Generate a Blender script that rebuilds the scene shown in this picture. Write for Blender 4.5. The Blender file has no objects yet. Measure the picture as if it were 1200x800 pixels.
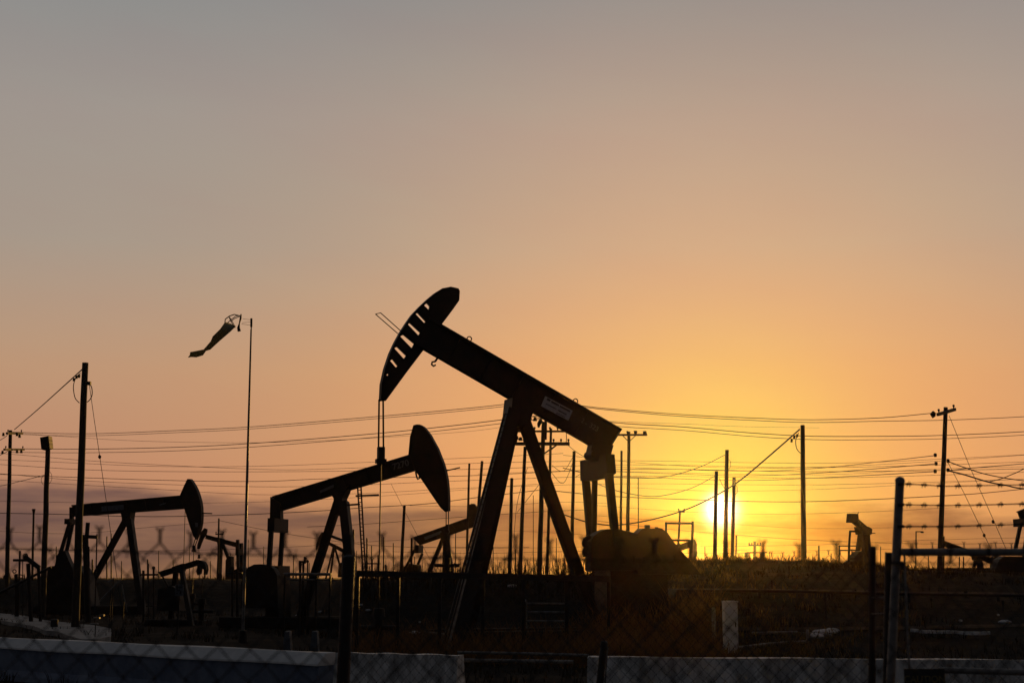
import bpy, bmesh, math, random
from mathutils import Vector, Matrix
random.seed(7)
R = math.radians
scn = bpy.context.scene
col = scn.collection

# ------------------------------------------------------------------ camera
F, HOR, CX, CY = 1667.0, 676.0, 600.0, 400.0        # focal length and horizon row in the photo's 1200x800 pixels
PITCH = math.atan((HOR - CY) / F)
CP, SP = math.cos(PITCH), math.sin(PITCH)
EYE = 2.0
cam = bpy.data.cameras.new('camera')
cam_o = bpy.data.objects.new('camera', cam)
col.objects.link(cam_o)
cam_o.location = (0, 0, EYE)
cam_o.rotation_euler = (R(90) + PITCH, 0, 0)
cam.sensor_width = 36.0
cam.lens = F / 1200.0 * 36.0
cam.clip_start = 0.1
cam.clip_end = 9000
cam.dof.use_dof = True
cam.dof.focus_distance = 46.0
cam.dof.aperture_fstop = 4.5
scn.camera = cam_o

def ray(px, py):
    u, v = (px - CX) / F, (CY - py) / F
    return Vector((u, CP - v * SP, SP + v * CP))
def P(px, py, D):                                   # point at world distance y = D seen at a photo position
    r = ray(px, py)
    return Vector((0, 0, EYE)) + r * (D / r.y)
def M(npx, D):                                      # size in metres of npx photo pixels at distance D
    return npx * D / F

# ------------------------------------------------------------------ world and sun
SUN = ray(845, 597).normalized()
world = bpy.data.worlds.new('World')
scn.world = world
world.use_nodes = True
nt = world.node_tree
nt.nodes.clear()
N = lambda t, **k: _node(nt, t, **k)
def _node(tree, t, **k):
    n = tree.nodes.new(t)
    for a, b in k.items():
        setattr(n, a, b)
    return n
def math_n(tree, op, a, b=None, c=None, clamp=False):
    n = tree.nodes.new('ShaderNodeMath'); n.operation = op; n.use_clamp = clamp
    for i, x in enumerate((a, b, c)):
        if x is None: continue
        if isinstance(x, (int, float)): n.inputs[i].default_value = x
        else: tree.links.new(x, n.inputs[i])
    return n.outputs[0]
def vmath(tree, op, a, b=None, scale=None):
    n = tree.nodes.new('ShaderNodeVectorMath'); n.operation = op
    for i, x in enumerate((a, b)):
        if x is None: continue
        if isinstance(x, (tuple, list, Vector)): n.inputs[i].default_value = tuple(x)
        else: tree.links.new(x, n.inputs[i])
    if scale is not None:
        if isinstance(scale, (int, float)): n.inputs['Scale'].default_value = scale
        else: tree.links.new(scale, n.inputs['Scale'])
    return n
def build_sky():
    L = nt.links
    tc = N('ShaderNodeTexCoord')
    dirn = vmath(nt, 'NORMALIZE', tc.outputs['Generated']).outputs[0]
    sep = N('ShaderNodeSeparateXYZ'); L.new(dirn, sep.inputs[0])
    el = math_n(nt, 'MULTIPLY', math_n(nt, 'ARCSINE', sep.outputs[2]), 180 / math.pi)
    th = math_n(nt, 'MULTIPLY', math_n(nt, 'ARCCOSINE', math_n(nt, 'MINIMUM', vmath(nt, 'DOT_PRODUCT', dirn, SUN).outputs['Value'], 1.0)), 180 / math.pi)
    az = math_n(nt, 'MULTIPLY', math_n(nt, 'ARCTAN2', sep.outputs[0], sep.outputs[1]), 180 / math.pi)
    # base colour by elevation, 0..90 degrees
    cr = N('ShaderNodeValToRGB')
    L.new(math_n(nt, 'DIVIDE', el, 90.0, clamp=True), cr.inputs[0])
    keys = [(0, (.36, .19, .10)), (4, (.485, .25, .145)), (8, (.479, .293, .178)), (13, (.362, .312, .253)), (18, (.332, .302, .27)),
            (24, (.235, .255, .258)), (40, (.10, .125, .15)), (90, (.025, .034, .05))]
    e = cr.color_ramp.elements
    while len(e) < len(keys): e.new(0.5)
    for k, (deg, c) in zip(e, keys):
        k.position = deg / 90.0; k.color = (*c, 1)
    def lobe(s, c):
        g = math_n(nt, 'EXPONENT', math_n(nt, 'MULTIPLY', math_n(nt, 'POWER', math_n(nt, 'DIVIDE', th, s), 2.0), -1.0))
        return vmath(nt, 'SCALE', c, None, g).outputs[0]
    add = lambda a, b: vmath(nt, 'ADD', a, b).outputs[0]
    sky = add(cr.outputs[0], lobe(15, LOBE_WIDE))
    sky = add(sky, lobe(5, LOBE_MID))
    # low bank of stratus along the horizon
    cv = N('ShaderNodeCombineXYZ')
    L.new(math_n(nt, 'MULTIPLY', az, 0.14), cv.inputs[0]); L.new(math_n(nt, 'MULTIPLY', el, 0.55), cv.inputs[1])
    nz = N('ShaderNodeTexNoise'); nz.inputs['Scale'].default_value = 1.0; nz.inputs['Detail'].default_value = 5; nz.inputs['Roughness'].default_value = .55
    L.new(cv.outputs[0], nz.inputs['Vector'])
    cv2 = N('ShaderNodeCombineXYZ')
    L.new(math_n(nt, 'MULTIPLY', az, 0.22), cv2.inputs[0]); L.new(math_n(nt, 'MULTIPLY', el, 1.6), cv2.inputs[1])
    nz2 = N('ShaderNodeTexNoise'); nz2.inputs['Scale'].default_value = 1.0; nz2.inputs['Detail'].default_value = 4
    L.new(cv2.outputs[0], nz2.inputs['Vector'])
    top = math_n(nt, 'ADD', math_n(nt, 'MULTIPLY', nz.outputs['Fac'], 2.4), math_n(nt, 'MULTIPLY_ADD', az, -.03, CLOUD_TOP))   # ragged upper edge, degrees
    edge = math_n(nt, 'DIVIDE', math_n(nt, 'SUBTRACT', top, el), 0.6, clamp=True)
    streak = math_n(nt, 'MULTIPLY_ADD', nz2.outputs['Fac'], 3.4, -1.15, clamp=True)
    off = math_n(nt, 'SUBTRACT', 1.0, math_n(nt, 'EXPONENT', math_n(nt, 'MULTIPLY', math_n(nt, 'POWER', math_n(nt, 'DIVIDE', th, 7.0), 2.0), -1.0)))
    amt = math_n(nt, 'MULTIPLY', edge, math_n(nt, 'MULTIPLY_ADD', streak, 0.34, 0.58))
    tint = N('ShaderNodeMix', data_type='RGBA'); L.new(off, tint.inputs[0]); tint.inputs[6].default_value = (.42, .11, .01, 1); tint.inputs[7].default_value = (.25, .28, .50, 1)
    mx = N('ShaderNodeMix', data_type='RGBA', blend_type='MULTIPLY')
    L.new(amt, mx.inputs[0]); L.new(sky, mx.inputs[6]); L.new(tint.outputs[2], mx.inputs[7])
    sky = mx.outputs[2]
    # faint unevenness of the upper air
    nz3 = N('ShaderNodeTexNoise'); nz3.inputs['Scale'].default_value = 3.0; nz3.inputs['Detail'].default_value = 3
    L.new(dirn, nz3.inputs['Vector'])
    sky = vmath(nt, 'SCALE', sky, None, math_n(nt, 'MULTIPLY_ADD', nz3.outputs['Fac'], 0.08, 0.96)).outputs[0]
    # thin high veil: slow pinkish and greyish streaks
    cv4 = N('ShaderNodeCombineXYZ'); L.new(math_n(nt, 'MULTIPLY', az, .05), cv4.inputs[0]); L.new(math_n(nt, 'MULTIPLY_ADD', el, .22, math_n(nt, 'MULTIPLY', az, .03)), cv4.inputs[1])
    nz4 = N('ShaderNodeTexNoise'); nz4.inputs['Scale'].default_value = 1.0; nz4.inputs['Detail'].default_value = 6; nz4.inputs['Roughness'].default_value = .6; L.new(cv4.outputs[0], nz4.inputs['Vector'])
    vm = N('ShaderNodeMix', data_type='RGBA', blend_type='MULTIPLY'); vm.clamp_result = False
    L.new(math_n(nt, 'MULTIPLY_ADD', nz4.outputs['Fac'], 2.4, -.7, clamp=True), vm.inputs[0]); L.new(sky, vm.inputs[6]); vm.inputs[7].default_value = (1.0, .935, .955, 1)
    sky = vm.outputs[2]
    sky = add(sky, lobe(0.48, (4.5, 4.1, 3.2)))
    # the half of the sky away from the sunset is already dusk blue
    front = N('ShaderNodeMapRange', interpolation_type='SMOOTHSTEP'); L.new(vmath(nt, 'DOT_PRODUCT', dirn, SUN).outputs['Value'], front.inputs[0])
    front.inputs[1].default_value = -0.2; front.inputs[2].default_value = 0.80
    mb_ = N('ShaderNodeMix', data_type='RGBA')
    L.new(front.outputs[0], mb_.inputs[0]); mb_.inputs[6].default_value = (.038, .039, .045, 1); L.new(sky, mb_.inputs[7])
    ns = N('ShaderNodeTexSky', sky_type='NISHITA'); ns.sun_disc = False
    ns.sun_elevation = math.asin(SUN.z); ns.sun_rotation = math.atan2(SUN.x, SUN.y)
    final = add(mb_.outputs[2], vmath(nt, 'SCALE', ns.outputs[0], None, NISHITA).outputs[0])
    bg = N('ShaderNodeBackground'); bg.inputs[1].default_value = 1.0; L.new(final, bg.inputs[0])
    out = N('ShaderNodeOutputWorld'); L.new(bg.outputs[0], out.inputs[0])
LOBE_WIDE, LOBE_MID, CLOUD_TOP, NISHITA = (.469, .165, -.02), (.02, .24, -.03), 1.85, 0.0015
build_sky()
sun = bpy.data.lights.new('sun', 'SUN')
sun.energy = 2.0; sun.angle = R(0.5); sun.color = (1.0, .50, .10)
sun_o = bpy.data.objects.new('sun', sun); col.objects.link(sun_o)
sun_o.rotation_euler = SUN.to_track_quat('Z', 'Y').to_euler()
scn.view_settings.view_transform = 'Standard'
scn.view_settings.look = 'None'
scn.view_settings.exposure = 0; scn.view_settings.gamma = 1
scn.view_settings.use_curve_mapping = False
scn.cycles.volume_bounces = 0
scn.cycles.max_bounces = 4

# ------------------------------------------------------------------ materials
def mat(name, c1, c2=None, scale=4.0, rough=.7, metal=0.0, bump=0.0, stretch=(1, 1, 1), spec=.3):
    m = bpy.data.materials.new(name); m.use_nodes = True
    t = m.node_tree; b = t.nodes['Principled BSDF']
    b.inputs['Roughness'].default_value = rough; b.inputs['Metallic'].default_value = metal
    b.inputs['Specular IOR Level'].default_value = spec
    tc = t.nodes.new('ShaderNodeTexCoord'); mp = t.nodes.new('ShaderNodeMapping'); mp.inputs['Scale'].default_value = stretch
    t.links.new(tc.outputs['Object'], mp.inputs[0])
    nz = t.nodes.new('ShaderNodeTexNoise'); nz.inputs['Scale'].default_value = scale; nz.inputs['Detail'].default_value = 6; nz.inputs['Roughness'].default_value = .65
    t.links.new(mp.outputs[0], nz.inputs['Vector'])
    cr = t.nodes.new('ShaderNodeValToRGB'); cr.color_ramp.elements[0].position = .35; cr.color_ramp.elements[1].position = .68
    cr.color_ramp.elements[0].color = (*c1, 1); cr.color_ramp.elements[1].color = (*(c2 or c1), 1)
    t.links.new(nz.outputs[0], cr.inputs[0]); t.links.new(cr.outputs[0], b.inputs['Base Color'])
    if bump:
        bp = t.nodes.new('ShaderNodeBump'); bp.inputs['Strength'].default_value = bump; bp.inputs['Distance'].default_value = .02
        t.links.new(nz.outputs[0], bp.inputs['Height']); t.links.new(bp.outputs[0], b.inputs['Normal'])
    return m
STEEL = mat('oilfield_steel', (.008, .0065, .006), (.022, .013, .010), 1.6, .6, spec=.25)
STEEL_LT = mat('worn_steel', (.10, .10, .10), (.18, .16, .14), 6, .5)
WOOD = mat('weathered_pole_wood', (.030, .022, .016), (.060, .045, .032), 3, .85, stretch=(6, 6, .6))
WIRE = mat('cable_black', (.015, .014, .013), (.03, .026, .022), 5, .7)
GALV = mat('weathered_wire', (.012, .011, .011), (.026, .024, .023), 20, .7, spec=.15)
PIPE = mat('gate_pipe', (.12, .11, .105), (.22, .20, .185), 9, .5)
DARKPIPE = mat('dark_pipe', (.014, .012, .012), (.028, .022, .02), 9, .6)
CONC = mat('cast_concrete', (.46, .46, .47), (.66, .65, .63), 2.2, .85, bump=.25)
PLATE = mat('pale_sign_plate', (.44, .42, .42), (.58, .56, .55), 14, .6)
PLATE_DK = mat('dull_plate', (.06, .07, .09), (.11, .12, .14), 7, .6)
INK = mat('sign_ink', (.03, .03, .035), (.06, .06, .065), 30, .7)
PAINT_NUM = mat('stencil_paint', (.14, .14, .14), (.22, .21, .20), 25, .8)
CABINET = mat('grey_cabinet_paint', (.58, .57, .60), (.70, .68, .70), 5, .6)
SAND = mat('pale_dirt', (.18, .17, .16), (.34, .32, .30), 1.4, .95, bump=.4)
FABRIC = mat('faded_windsock_cloth', (.020, .024, .016), (.055, .058, .042), 5, .95)
YELLOW = mat('faded_caution_letters', (.15, .115, .045), (.22, .17, .07), 18, .7)
SIGN_DK = mat('sign_black', (.02, .02, .02), (.035, .032, .03), 12, .6)
BRUSH = mat('rusty_brush', (.08, .042, .018), (.22, .12, .055), 1.1, .95, spec=.05)
BLUEBODY = mat('bluish_barrier_body', (.10, .13, .20), (.20, .24, .32), 2.5, .8, bump=.2)  # barrier body, darker and bluer than its cap
STRAW = mat('dry_straw', (.011, .0075, .004), (.034, .023, .013), 1.3, .95, spec=.05)
CERAMIC = mat('insulator_glaze', (.012, .01, .009), (.022, .017, .015), 10, .7, spec=.1)

def translucent(m, f, c=None):
    t = m.node_tree; b = t.nodes['Principled BSDF']; out = t.nodes['Material Output']
    tr = t.nodes.new('ShaderNodeBsdfTranslucent'); mx = t.nodes.new('ShaderNodeMixShader'); mx.inputs[0].default_value = f
    if c: tr.inputs[0].default_value = (*c, 1)
    else: t.links.new(b.inputs['Base Color'].links[0].from_socket, tr.inputs[0])
    t.links.new(b.outputs[0], mx.inputs[1]); t.links.new(tr.outputs[0], mx.inputs[2]); t.links.new(mx.outputs[0], out.inputs[0])
GLOW_GRASS = mat('dry_grass_sun_glow', (.05, .034, .015), (.19, .125, .055), 1.2, .95, spec=.05)  # straw coloured lighter and golden to carry the glow below the sun
translucent(GLOW_GRASS, .5); translucent(STRAW, .4); translucent(BRUSH, .4); translucent(FABRIC, .5, (.31, .32, .26))
def soil_mat():
    m = bpy.data.materials.new('oilfield_soil'); m.use_nodes = True
    t = m.node_tree; b = t.nodes['Principled BSDF']; b.inputs['Roughness'].default_value = 1; b.inputs['Specular IOR Level'].default_value = .05
    tc = t.nodes.new('ShaderNodeTexCoord')
    def nz(scale, detail, st):
        mp = t.nodes.new('ShaderNodeMapping'); mp.inputs['Scale'].default_value = st; t.links.new(tc.outputs['Object'], mp.inputs[0])
        n = t.nodes.new('ShaderNodeTexNoise'); n.inputs['Scale'].default_value = scale; n.inputs['Detail'].default_value = detail; n.inputs['Roughness'].default_value = .7
        t.links.new(mp.outputs[0], n.inputs['Vector']); return n.outputs[0]
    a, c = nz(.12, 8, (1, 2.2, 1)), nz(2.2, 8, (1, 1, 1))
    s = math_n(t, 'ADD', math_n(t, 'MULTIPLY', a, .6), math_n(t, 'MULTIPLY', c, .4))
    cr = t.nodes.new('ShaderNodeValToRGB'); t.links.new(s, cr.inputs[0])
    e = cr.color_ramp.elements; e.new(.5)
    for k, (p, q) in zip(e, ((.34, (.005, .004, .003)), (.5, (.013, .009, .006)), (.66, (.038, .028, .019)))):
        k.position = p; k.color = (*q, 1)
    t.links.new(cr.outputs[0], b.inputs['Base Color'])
    bp = t.nodes.new('ShaderNodeBump'); bp.inputs['Strength'].default_value = .5; bp.inputs['Distance'].default_value = .08
    t.links.new(c, bp.inputs['Height']); t.links.new(bp.outputs[0], b.inputs['Normal'])
    return m
SOIL = soil_mat()

# ------------------------------------------------------------------ mesh helpers
def tag(o, label=None, cat=None, group=None, kind=None):
    if label: o['label'] = label
    if cat: o['category'] = cat
    if group: o['group'] = group
    if kind: o['kind'] = kind
    return o
def thing(name, loc, label, cat, group=None, rz=0.0):
    o = bpy.data.objects.new(name, None); col.objects.link(o)
    o.empty_display_size = .3
    o.location = loc; o.rotation_euler = (0, 0, rz)
    return tag(o, label, cat, group)
def root_matrix(o):
    while o.parent is not None: o = o.parent
    return Matrix.LocRotScale(o.location, o.rotation_euler, None)
class MB:
    def __init__(self): self.v, self.f = [], []
    def add(self, vs, fs):
        n = len(self.v); self.v += [Vector(p) for p in vs]; self.f += [tuple(i + n for i in q) for q in fs]; return self
    def prism(self, pts, nv, half):                 # polygon of world points, thickened +-half along nv
        k = len(pts); a = [p - nv * half for p in pts]; b = [p + nv * half for p in pts]
        return self.add(a + b, [tuple(range(k))[::-1], tuple(range(k, 2 * k))] + [(i, (i + 1) % k, k + (i + 1) % k, k + i) for i in range(k)])
    def bar(self, p0, p1, w, h=None, up=None):      # rectangular bar
        p0, p1 = Vector(p0), Vector(p1); h = h or w; d = (p1 - p0).normalized()
        up = Vector(up) if up is not None else Vector((0, 1, 0))
        if abs(d.dot(up)) > .98: up = Vector((1, 0, 0)) if abs(d.x) < .9 else Vector((0, 0, 1))
        s = d.cross(up).normalized(); u = s.cross(d).normalized()
        c = [s * (w / 2) * i + u * (h / 2) * j for i, j in ((-1, -1), (1, -1), (1, 1), (-1, 1))]
        return self.add([p0 + q for q in c] + [p1 + q for q in c], [(3, 2, 1, 0), (4, 5, 6, 7)] + [(i, (i + 1) % 4, 4 + (i + 1) % 4, 4 + i) for i in range(4)])
    def box(self, c, sx, sy, sz):
        c = Vector(c); return self.bar(c - Vector((0, 0, sz / 2)), c + Vector((0, 0, sz / 2)), sx, sy, (0, 1, 0))
    def tube(self, pts, r, n=8, caps=True):         # r is a number or one radius per point
        pts = [Vector(p) for p in pts]; k = len(pts); rs = [r] * k if isinstance(r, (int, float)) else list(r)
        vs, fs = [], []; s = None
        for i, p in enumerate(pts):
            d = (pts[min(i + 1, k - 1)] - pts[max(i - 1, 0)])
            d = d.normalized() if d.length > 1e-9 else Vector((0, 0, 1))
            if s is None:
                a = Vector((0, 0, 1)) if abs(d.z) < .9 else Vector((1, 0, 0)); s = d.cross(a).normalized()
            else:
                s = (s - d * s.dot(d)); s = s.normalized() if s.length > 1e-6 else d.orthogonal().normalized()
            u = d.cross(s)
            for j in range(n):
                t = 2 * math.pi * j / n; vs.append(p + (s * math.cos(t) + u * math.sin(t)) * rs[i])
        for i in range(k - 1):
            for j in range(n):
                fs.append((i * n + j, i * n + (j + 1) % n, (i + 1) * n + (j + 1) % n, (i + 1) * n + j))
        if caps: fs += [tuple(range(n))[::-1], tuple(range((k - 1) * n, k * n))]
        return self.add(vs, fs)
    def ring(self, c, nv, R_, r, n=14):
        nv = Vector(nv).normalized(); a = nv.orthogonal().normalized(); b = nv.cross(a)
        return self.tube([Vector(c) + (a * math.cos(2 * math.pi * i / n) + b * math.sin(2 * math.pi * i / n)) * R_ for i in range(n + 1)], r, 6, False)
    def build(self, name, m, parent=None, label=None, smooth=False):
        me = bpy.data.meshes.new(name)
        if parent is not None:
            inv = root_matrix(parent).inverted(); base = None
        else:
            lo = [min(p[i] for p in self.v) for i in range(3)]; hi = [max(p[i] for p in self.v) for i in range(3)]
            base = Vector(((lo[0] + hi[0]) / 2, (lo[1] + hi[1]) / 2, lo[2])); inv = Matrix.Translation(-base)
        me.from_pydata([inv @ p for p in self.v], [], self.f); me.materials.append(m)
        if smooth:
            for q in me.polygons: q.use_smooth = True
        o = bpy.data.objects.new(name, me); col.objects.link(o)
        if parent is not None: o.parent = parent
        else: o.location = base
        if label: o['label'] = label
        return o
def text_part(body, size, m, parent, origin, xdir, ydir, name='lettering', depth=.002, bold=0.0, align='CENTER'):
    cu = bpy.data.curves.new(name, 'FONT'); cu.body = body; cu.size = size; cu.extrude = depth; cu.offset = bold; cu.align_x = align; cu.align_y = 'CENTER'
    t = bpy.data.objects.new(name, cu); col.objects.link(t)
    bpy.context.view_layer.update()
    me = bpy.data.meshes.new_from_object(t.evaluated_get(bpy.context.evaluated_depsgraph_get()))
    bpy.data.objects.remove(t)
    x, y = Vector(xdir).normalized(), Vector(ydir).normalized(); z = x.cross(y)
    mw = Matrix(((x.x, y.x, z.x, origin[0]), (x.y, y.y, z.y, origin[1]), (x.z, y.z, z.z, origin[2]), (0, 0, 0, 1)))
    me.transform(root_matrix(parent).inverted() @ mw); me.materials.clear(); me.materials.append(m)
    o = bpy.data.objects.new(name, me); col.objects.link(o); o.parent = parent
    return o
def lerp(a, b, t): return a + (b - a) * t
def sstep(a, b, x):
    t = max(0.0, min(1.0, (x - a) / (b - a))); return t * t * (3 - 2 * t)
def interp(x, keys):
    if x <= keys[0][0]: return keys[0][1]
    for (a, b), (c, d) in zip(keys, keys[1:]):
        if x <= c: return b + (d - b) * (x - a) / (c - a)
    return keys[-1][1]
def smooth_line(pts, per=6):                        # Catmull-Rom through tuples
    out = []; n = len(pts)
    for i in range(n - 1):
        p0, p1, p2, p3 = pts[max(i - 1, 0)], pts[i], pts[i + 1], pts[min(i + 2, n - 1)]
        for k in range(per):
            t = k / per
            out.append(tuple(.5 * (2 * b + (c - a) * t + (2 * a - 5 * b + 4 * c - d) * t * t + (3 * b - a - 3 * c + d) * t ** 3) for a, b, c, d in zip(p0, p1, p2, p3)))
    out.append(tuple(pts[-1])); return out

# ------------------------------------------------------------------ terrain
def rnoise(x, y, s=1.0):
    return (math.sin(x * .73 * s + 1.3) * math.cos(y * .61 * s + .4) + .5 * math.sin(x * 1.9 * s + y * 1.37 * s) + .3 * math.cos(x * 3.7 * s - y * 3.1 * s)) / 1.8
BANK = [(-2500, 1.7), (-200, 1.86), (300, 1.84), (420, 1.85), (500, 1.98), (690, 2.02), (740, 2.25), (800, 2.50), (860, 2.58), (950, 2.56), (1000, 2.46), (1080, 2.22), (1160, 2.18), (1260, 2.1), (1500, 1.2), (1800, .2)]
def ground_z(x, y):
    if y < 12: return 0.0
    px = CX + x / y * F
    h = interp(px, BANK)
    start = interp(px, [(330, 83), (430, 46), (700, 46), (800, 36), (1300, 34)]); top = interp(px, [(330, 96), (430, 57)])
    k = sstep(start, top, y) * (1 - sstep(max(78, top + 3), 125, y))
    z = h * k
    w = sstep(24, 34, y)
    z += .06 * w * rnoise(x * 1.1, y * 1.1) + .09 * k * rnoise(x * .9, y * .7) + .05 * k * rnoise(x * 2.9, y * 2.1)
    z += .5 * sstep(150, 600, y) * max(0, rnoise(x * .02, y * .008))
    return z
def build_ground():
    ys = [-60, -30, -10, 0, 8, 14, 18, 22]
    y = 24.0
    while y < 125: ys.append(y); y += .8 if y < 80 else 1.8
    while y < 4200: ys.append(y); y *= 1.10
    ys.append(4400)
    us = [i / 120.0 for i in range(-100, 101)]      # fan of columns
    vs, fs = [], []
    for yy in ys:
        for u in us:
            x = math.copysign(abs(u) ** 1.25, u) * .9 * max(yy, 20) * (1 + .5 * max(0, 40 - yy) / 40)
            vs.append((x, yy, ground_z(x, yy)))
    k = len(us)
    for i in range(len(ys) - 1):
        for j in range(k - 1):
            fs.append((i * k + j, i * k + j + 1, (i + 1) * k + j + 1, (i + 1) * k + j))
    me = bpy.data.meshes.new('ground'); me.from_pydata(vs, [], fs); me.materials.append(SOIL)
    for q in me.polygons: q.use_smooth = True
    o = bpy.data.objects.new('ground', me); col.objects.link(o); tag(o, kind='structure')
build_ground()
def base_of(px, D): 
    r = ray(px, HOR); x = r.x * D / r.y
    return Vector((x, D, ground_z(x, D)))
def to_ground(p0, p1, sink=.1):                     # extend the line p0 -> p1 down to the soil
    d = p1 - p0; t = 1.0
    if d.z > -1e-6: return p1
    for _ in range(12):
        q = p0 + d * t; t += (q.z - ground_z(q.x, q.y) + sink) / -d.z
    return p0 + d * t

def hit(px, py, lo=20.0, hi=140.0):                 # where the sight line meets the soil
    D = lo
    while D < hi:
        p = P(px, py, D)
        if p.z <= ground_z(p.x, p.y): break
        D += .15
    p = P(px, py, D); p.z = ground_z(p.x, p.y); return p
# ------------------------------------------------------------------ pumpjacks
class Jack:
    """a pumping unit standing in its own vertical plane, turned by yaw; photo outlines are laid on that plane at true size"""
    def __init__(s, px, D, yaw, label):
        s.D = D; s.yaw = R(yaw); s.o = base_of(px, D); s.n = Vector((-math.sin(s.yaw), math.cos(s.yaw), 0)); s.u = Vector((math.cos(s.yaw), math.sin(s.yaw), 0))
        s.root = thing('pumpjack', s.o, label, 'pumpjack', 'pumpjacks across the oil field', s.yaw)
    def pt(s, px, py, t=0.0):
        r = ray(px, py); e = Vector((0, 0, EYE)); q = s.o + s.n * t
        return e + r * ((q - e).dot(s.n) / r.dot(s.n))
    def m(s, npx): return npx * s.D / F
    def pts(s, l, t=0.0): return [s.pt(x, y, t) for x, y in l]
    def across(s, x, y, half):
        c = s.pt(x, y); return c - s.n * half, c + s.n * half
    def plate(s, name, poly, half, t=0.0, m=STEEL, parent=None, mb=None):
        b = (mb or MB()).prism(s.pts(poly, t), s.n, half)
        return b if mb else b.build(name, m, parent or s.root)
    def bars(s, name, segs, w, h=None, m=STEEL, parent=None):   # segs: (x0,y0,t0,x1,y1,t1)
        b = MB()
        for (x0, y0, t0, x1, y1, t1) in segs: b.bar(s.pt(x0, y0, t0), s.pt(x1, y1, t1), s.m(w), s.m(h or w), s.n)
        return b.build(name, m, parent or s.root)
    def leg(s, x0, y0, t0, x1, y1, t1, w, m=STEEL, name='leg'):
        p0 = s.pt(x0, y0, t0); p1 = to_ground(p0, s.pt(x1, y1, t1), .15)
        return MB().bar(p0, p1, s.m(w), s.m(w), s.n).build(name, m, s.root)
    def beam(s, top, bot, half=.16, web=.04, fl=2.4):           # top and bottom edge lines, left to right
        b = MB(); (a, c), (d, e) = top, bot
        b.prism(s.pts([a, c, e, d]), s.n, web)
        ux, uy = d[0] - a[0], d[1] - a[1]; L = math.hypot(ux, uy); ux, uy = ux / L * fl, uy / L * fl
        vx, vy = e[0] - c[0], e[1] - c[1]; L = math.hypot(vx, vy); vx, vy = vx / L * fl, vy / L * fl
        b.prism(s.pts([a, c, (c[0] + vx, c[1] + vy), (a[0] + ux, a[1] + uy)]), s.n, half)
        b.prism(s.pts([d, e, (e[0] - vx, e[1] - vy), (d[0] - ux, d[1] - uy)]), s.n, half)
        for k in range(1, 6):                                   # web stiffeners
            f = k / 6; p = (lerp(a[0], c[0], f), lerp(a[1], c[1], f)); q = (lerp(d[0], e[0], f), lerp(d[1], e[1], f))
            b.bar(s.pt(*p), s.pt(*q), .03, half * 1.6, s.n)
        b.prism(s.pts([(c[0] - .8, c[1]), c, e, (e[0] - .8, e[1])]), s.n, half * .98)
        return b.build('walking_beam', STEEL, s.root)
    def head(s, outline, arc, holes=(), web=.05, half=.17, rim=2.0):
        bm = bmesh.new(); loops = []
        for lp in [outline] + list(holes):
            vs = [bm.verts.new((x, y, 0)) for x, y in lp]; loops.append(lp)
            for i in range(len(vs)): bm.edges.new((vs[i], vs[(i + 1) % len(vs)]))
        bmesh.ops.triangle_fill(bm, use_beauty=True, use_dissolve=False, edges=bm.edges[:])
        bm.verts.index_update(); tri = [[v.index for v in f.verts] for f in bm.faces]; px = [(v.co.x, v.co.y) for v in bm.verts]; bm.free()
        b = MB(); w = s.pts(px); k = len(w)
        b.add([p - s.n * web for p in w] + [p + s.n * web for p in w], [tuple(t) for t in tri] + [tuple(i + k for i in t[::-1]) for t in tri])
        n0 = 0
        for lp in loops:
            q = len(lp); b.f += [(n0 + i, n0 + (i + 1) % q, k + n0 + (i + 1) % q, k + n0 + i) for i in range(q)]; n0 += q
        ho = b.build('horsehead', STEEL, s.root)
        cx = sum(x for x, _ in outline) / len(outline); cy = sum(y for _, y in outline) / len(outline)
        inner = []
        for x, y in arc:
            L = math.hypot(cx - x, cy - y); inner.append((x + (cx - x) / L * rim, y + (cy - y) / L * rim))
        r = MB()
        for i in range(len(arc) - 1): r.prism(s.pts([arc[i], arc[i + 1], inner[i + 1], inner[i]]), s.n, half)
        r.build('rim', STEEL, ho)
        return ho
    def eye(s, x, y, r=2.6, parent=None):
        return MB().ring(s.pt(x, y), s.n, s.m(r), s.m(.7)).build('lifting_eye', STEEL, parent or s.root)
    def skid(s, x0, x1, half=1.0, h=.35):
        a, b = s.pt(x0, HOR), s.pt(x1, HOR); mb = MB(); z = min(ground_z(a.x, a.y), ground_z(b.x, b.y))
        for t in (-half, half):
            p, q = a + s.n * t, b + s.n * t; p.z = q.z = z + h / 2 - .05; mb.bar(p, q, .2, h, (0, 0, 1))
        for f in (0, .33, .66, 1):
            c = a.lerp(b, f); c.z = z + h / 2 - .06; mb.bar(c - s.n * (half - .1), c + s.n * (half - .1), .18, h * .8, (0, 0, 1))
        return mb.build('skid', STEEL, s.root)
    def drop(s, x, y, t=0.0):                                   # ground point straight below
        p = s.pt(x, y, t); return Vector((p.x, p.y, ground_z(p.x, p.y)))
    def bridle(s, xs, y0, y1, bar, rod_to_ground=True, r=.02):
        ends = []; bo = s.root
        for i, (xa, xb) in enumerate(xs):
            p, q = s.pt(xa, y0), s.pt(xb, y1); ends.append(q); MB().tube([p, q], r, 6).build('bridle_cable', WIRE, s.root)
        c = sum(ends, Vector()) / len(ends)
        if bar:
            w, h = bar; cb = MB(); cb.bar(c + Vector((0, 0, .06)), c - Vector((0, 0, s.m(h))), s.m(w), s.m(w), s.n)
            cb.bar(c - Vector((0, 0, s.m(h) * .66)), c - Vector((0, 0, s.m(h) * .95)), s.m(w) * 1.5, s.m(w) * 1.2, s.n)
            cb.build('carrier_bar', STEEL, bo)
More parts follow.
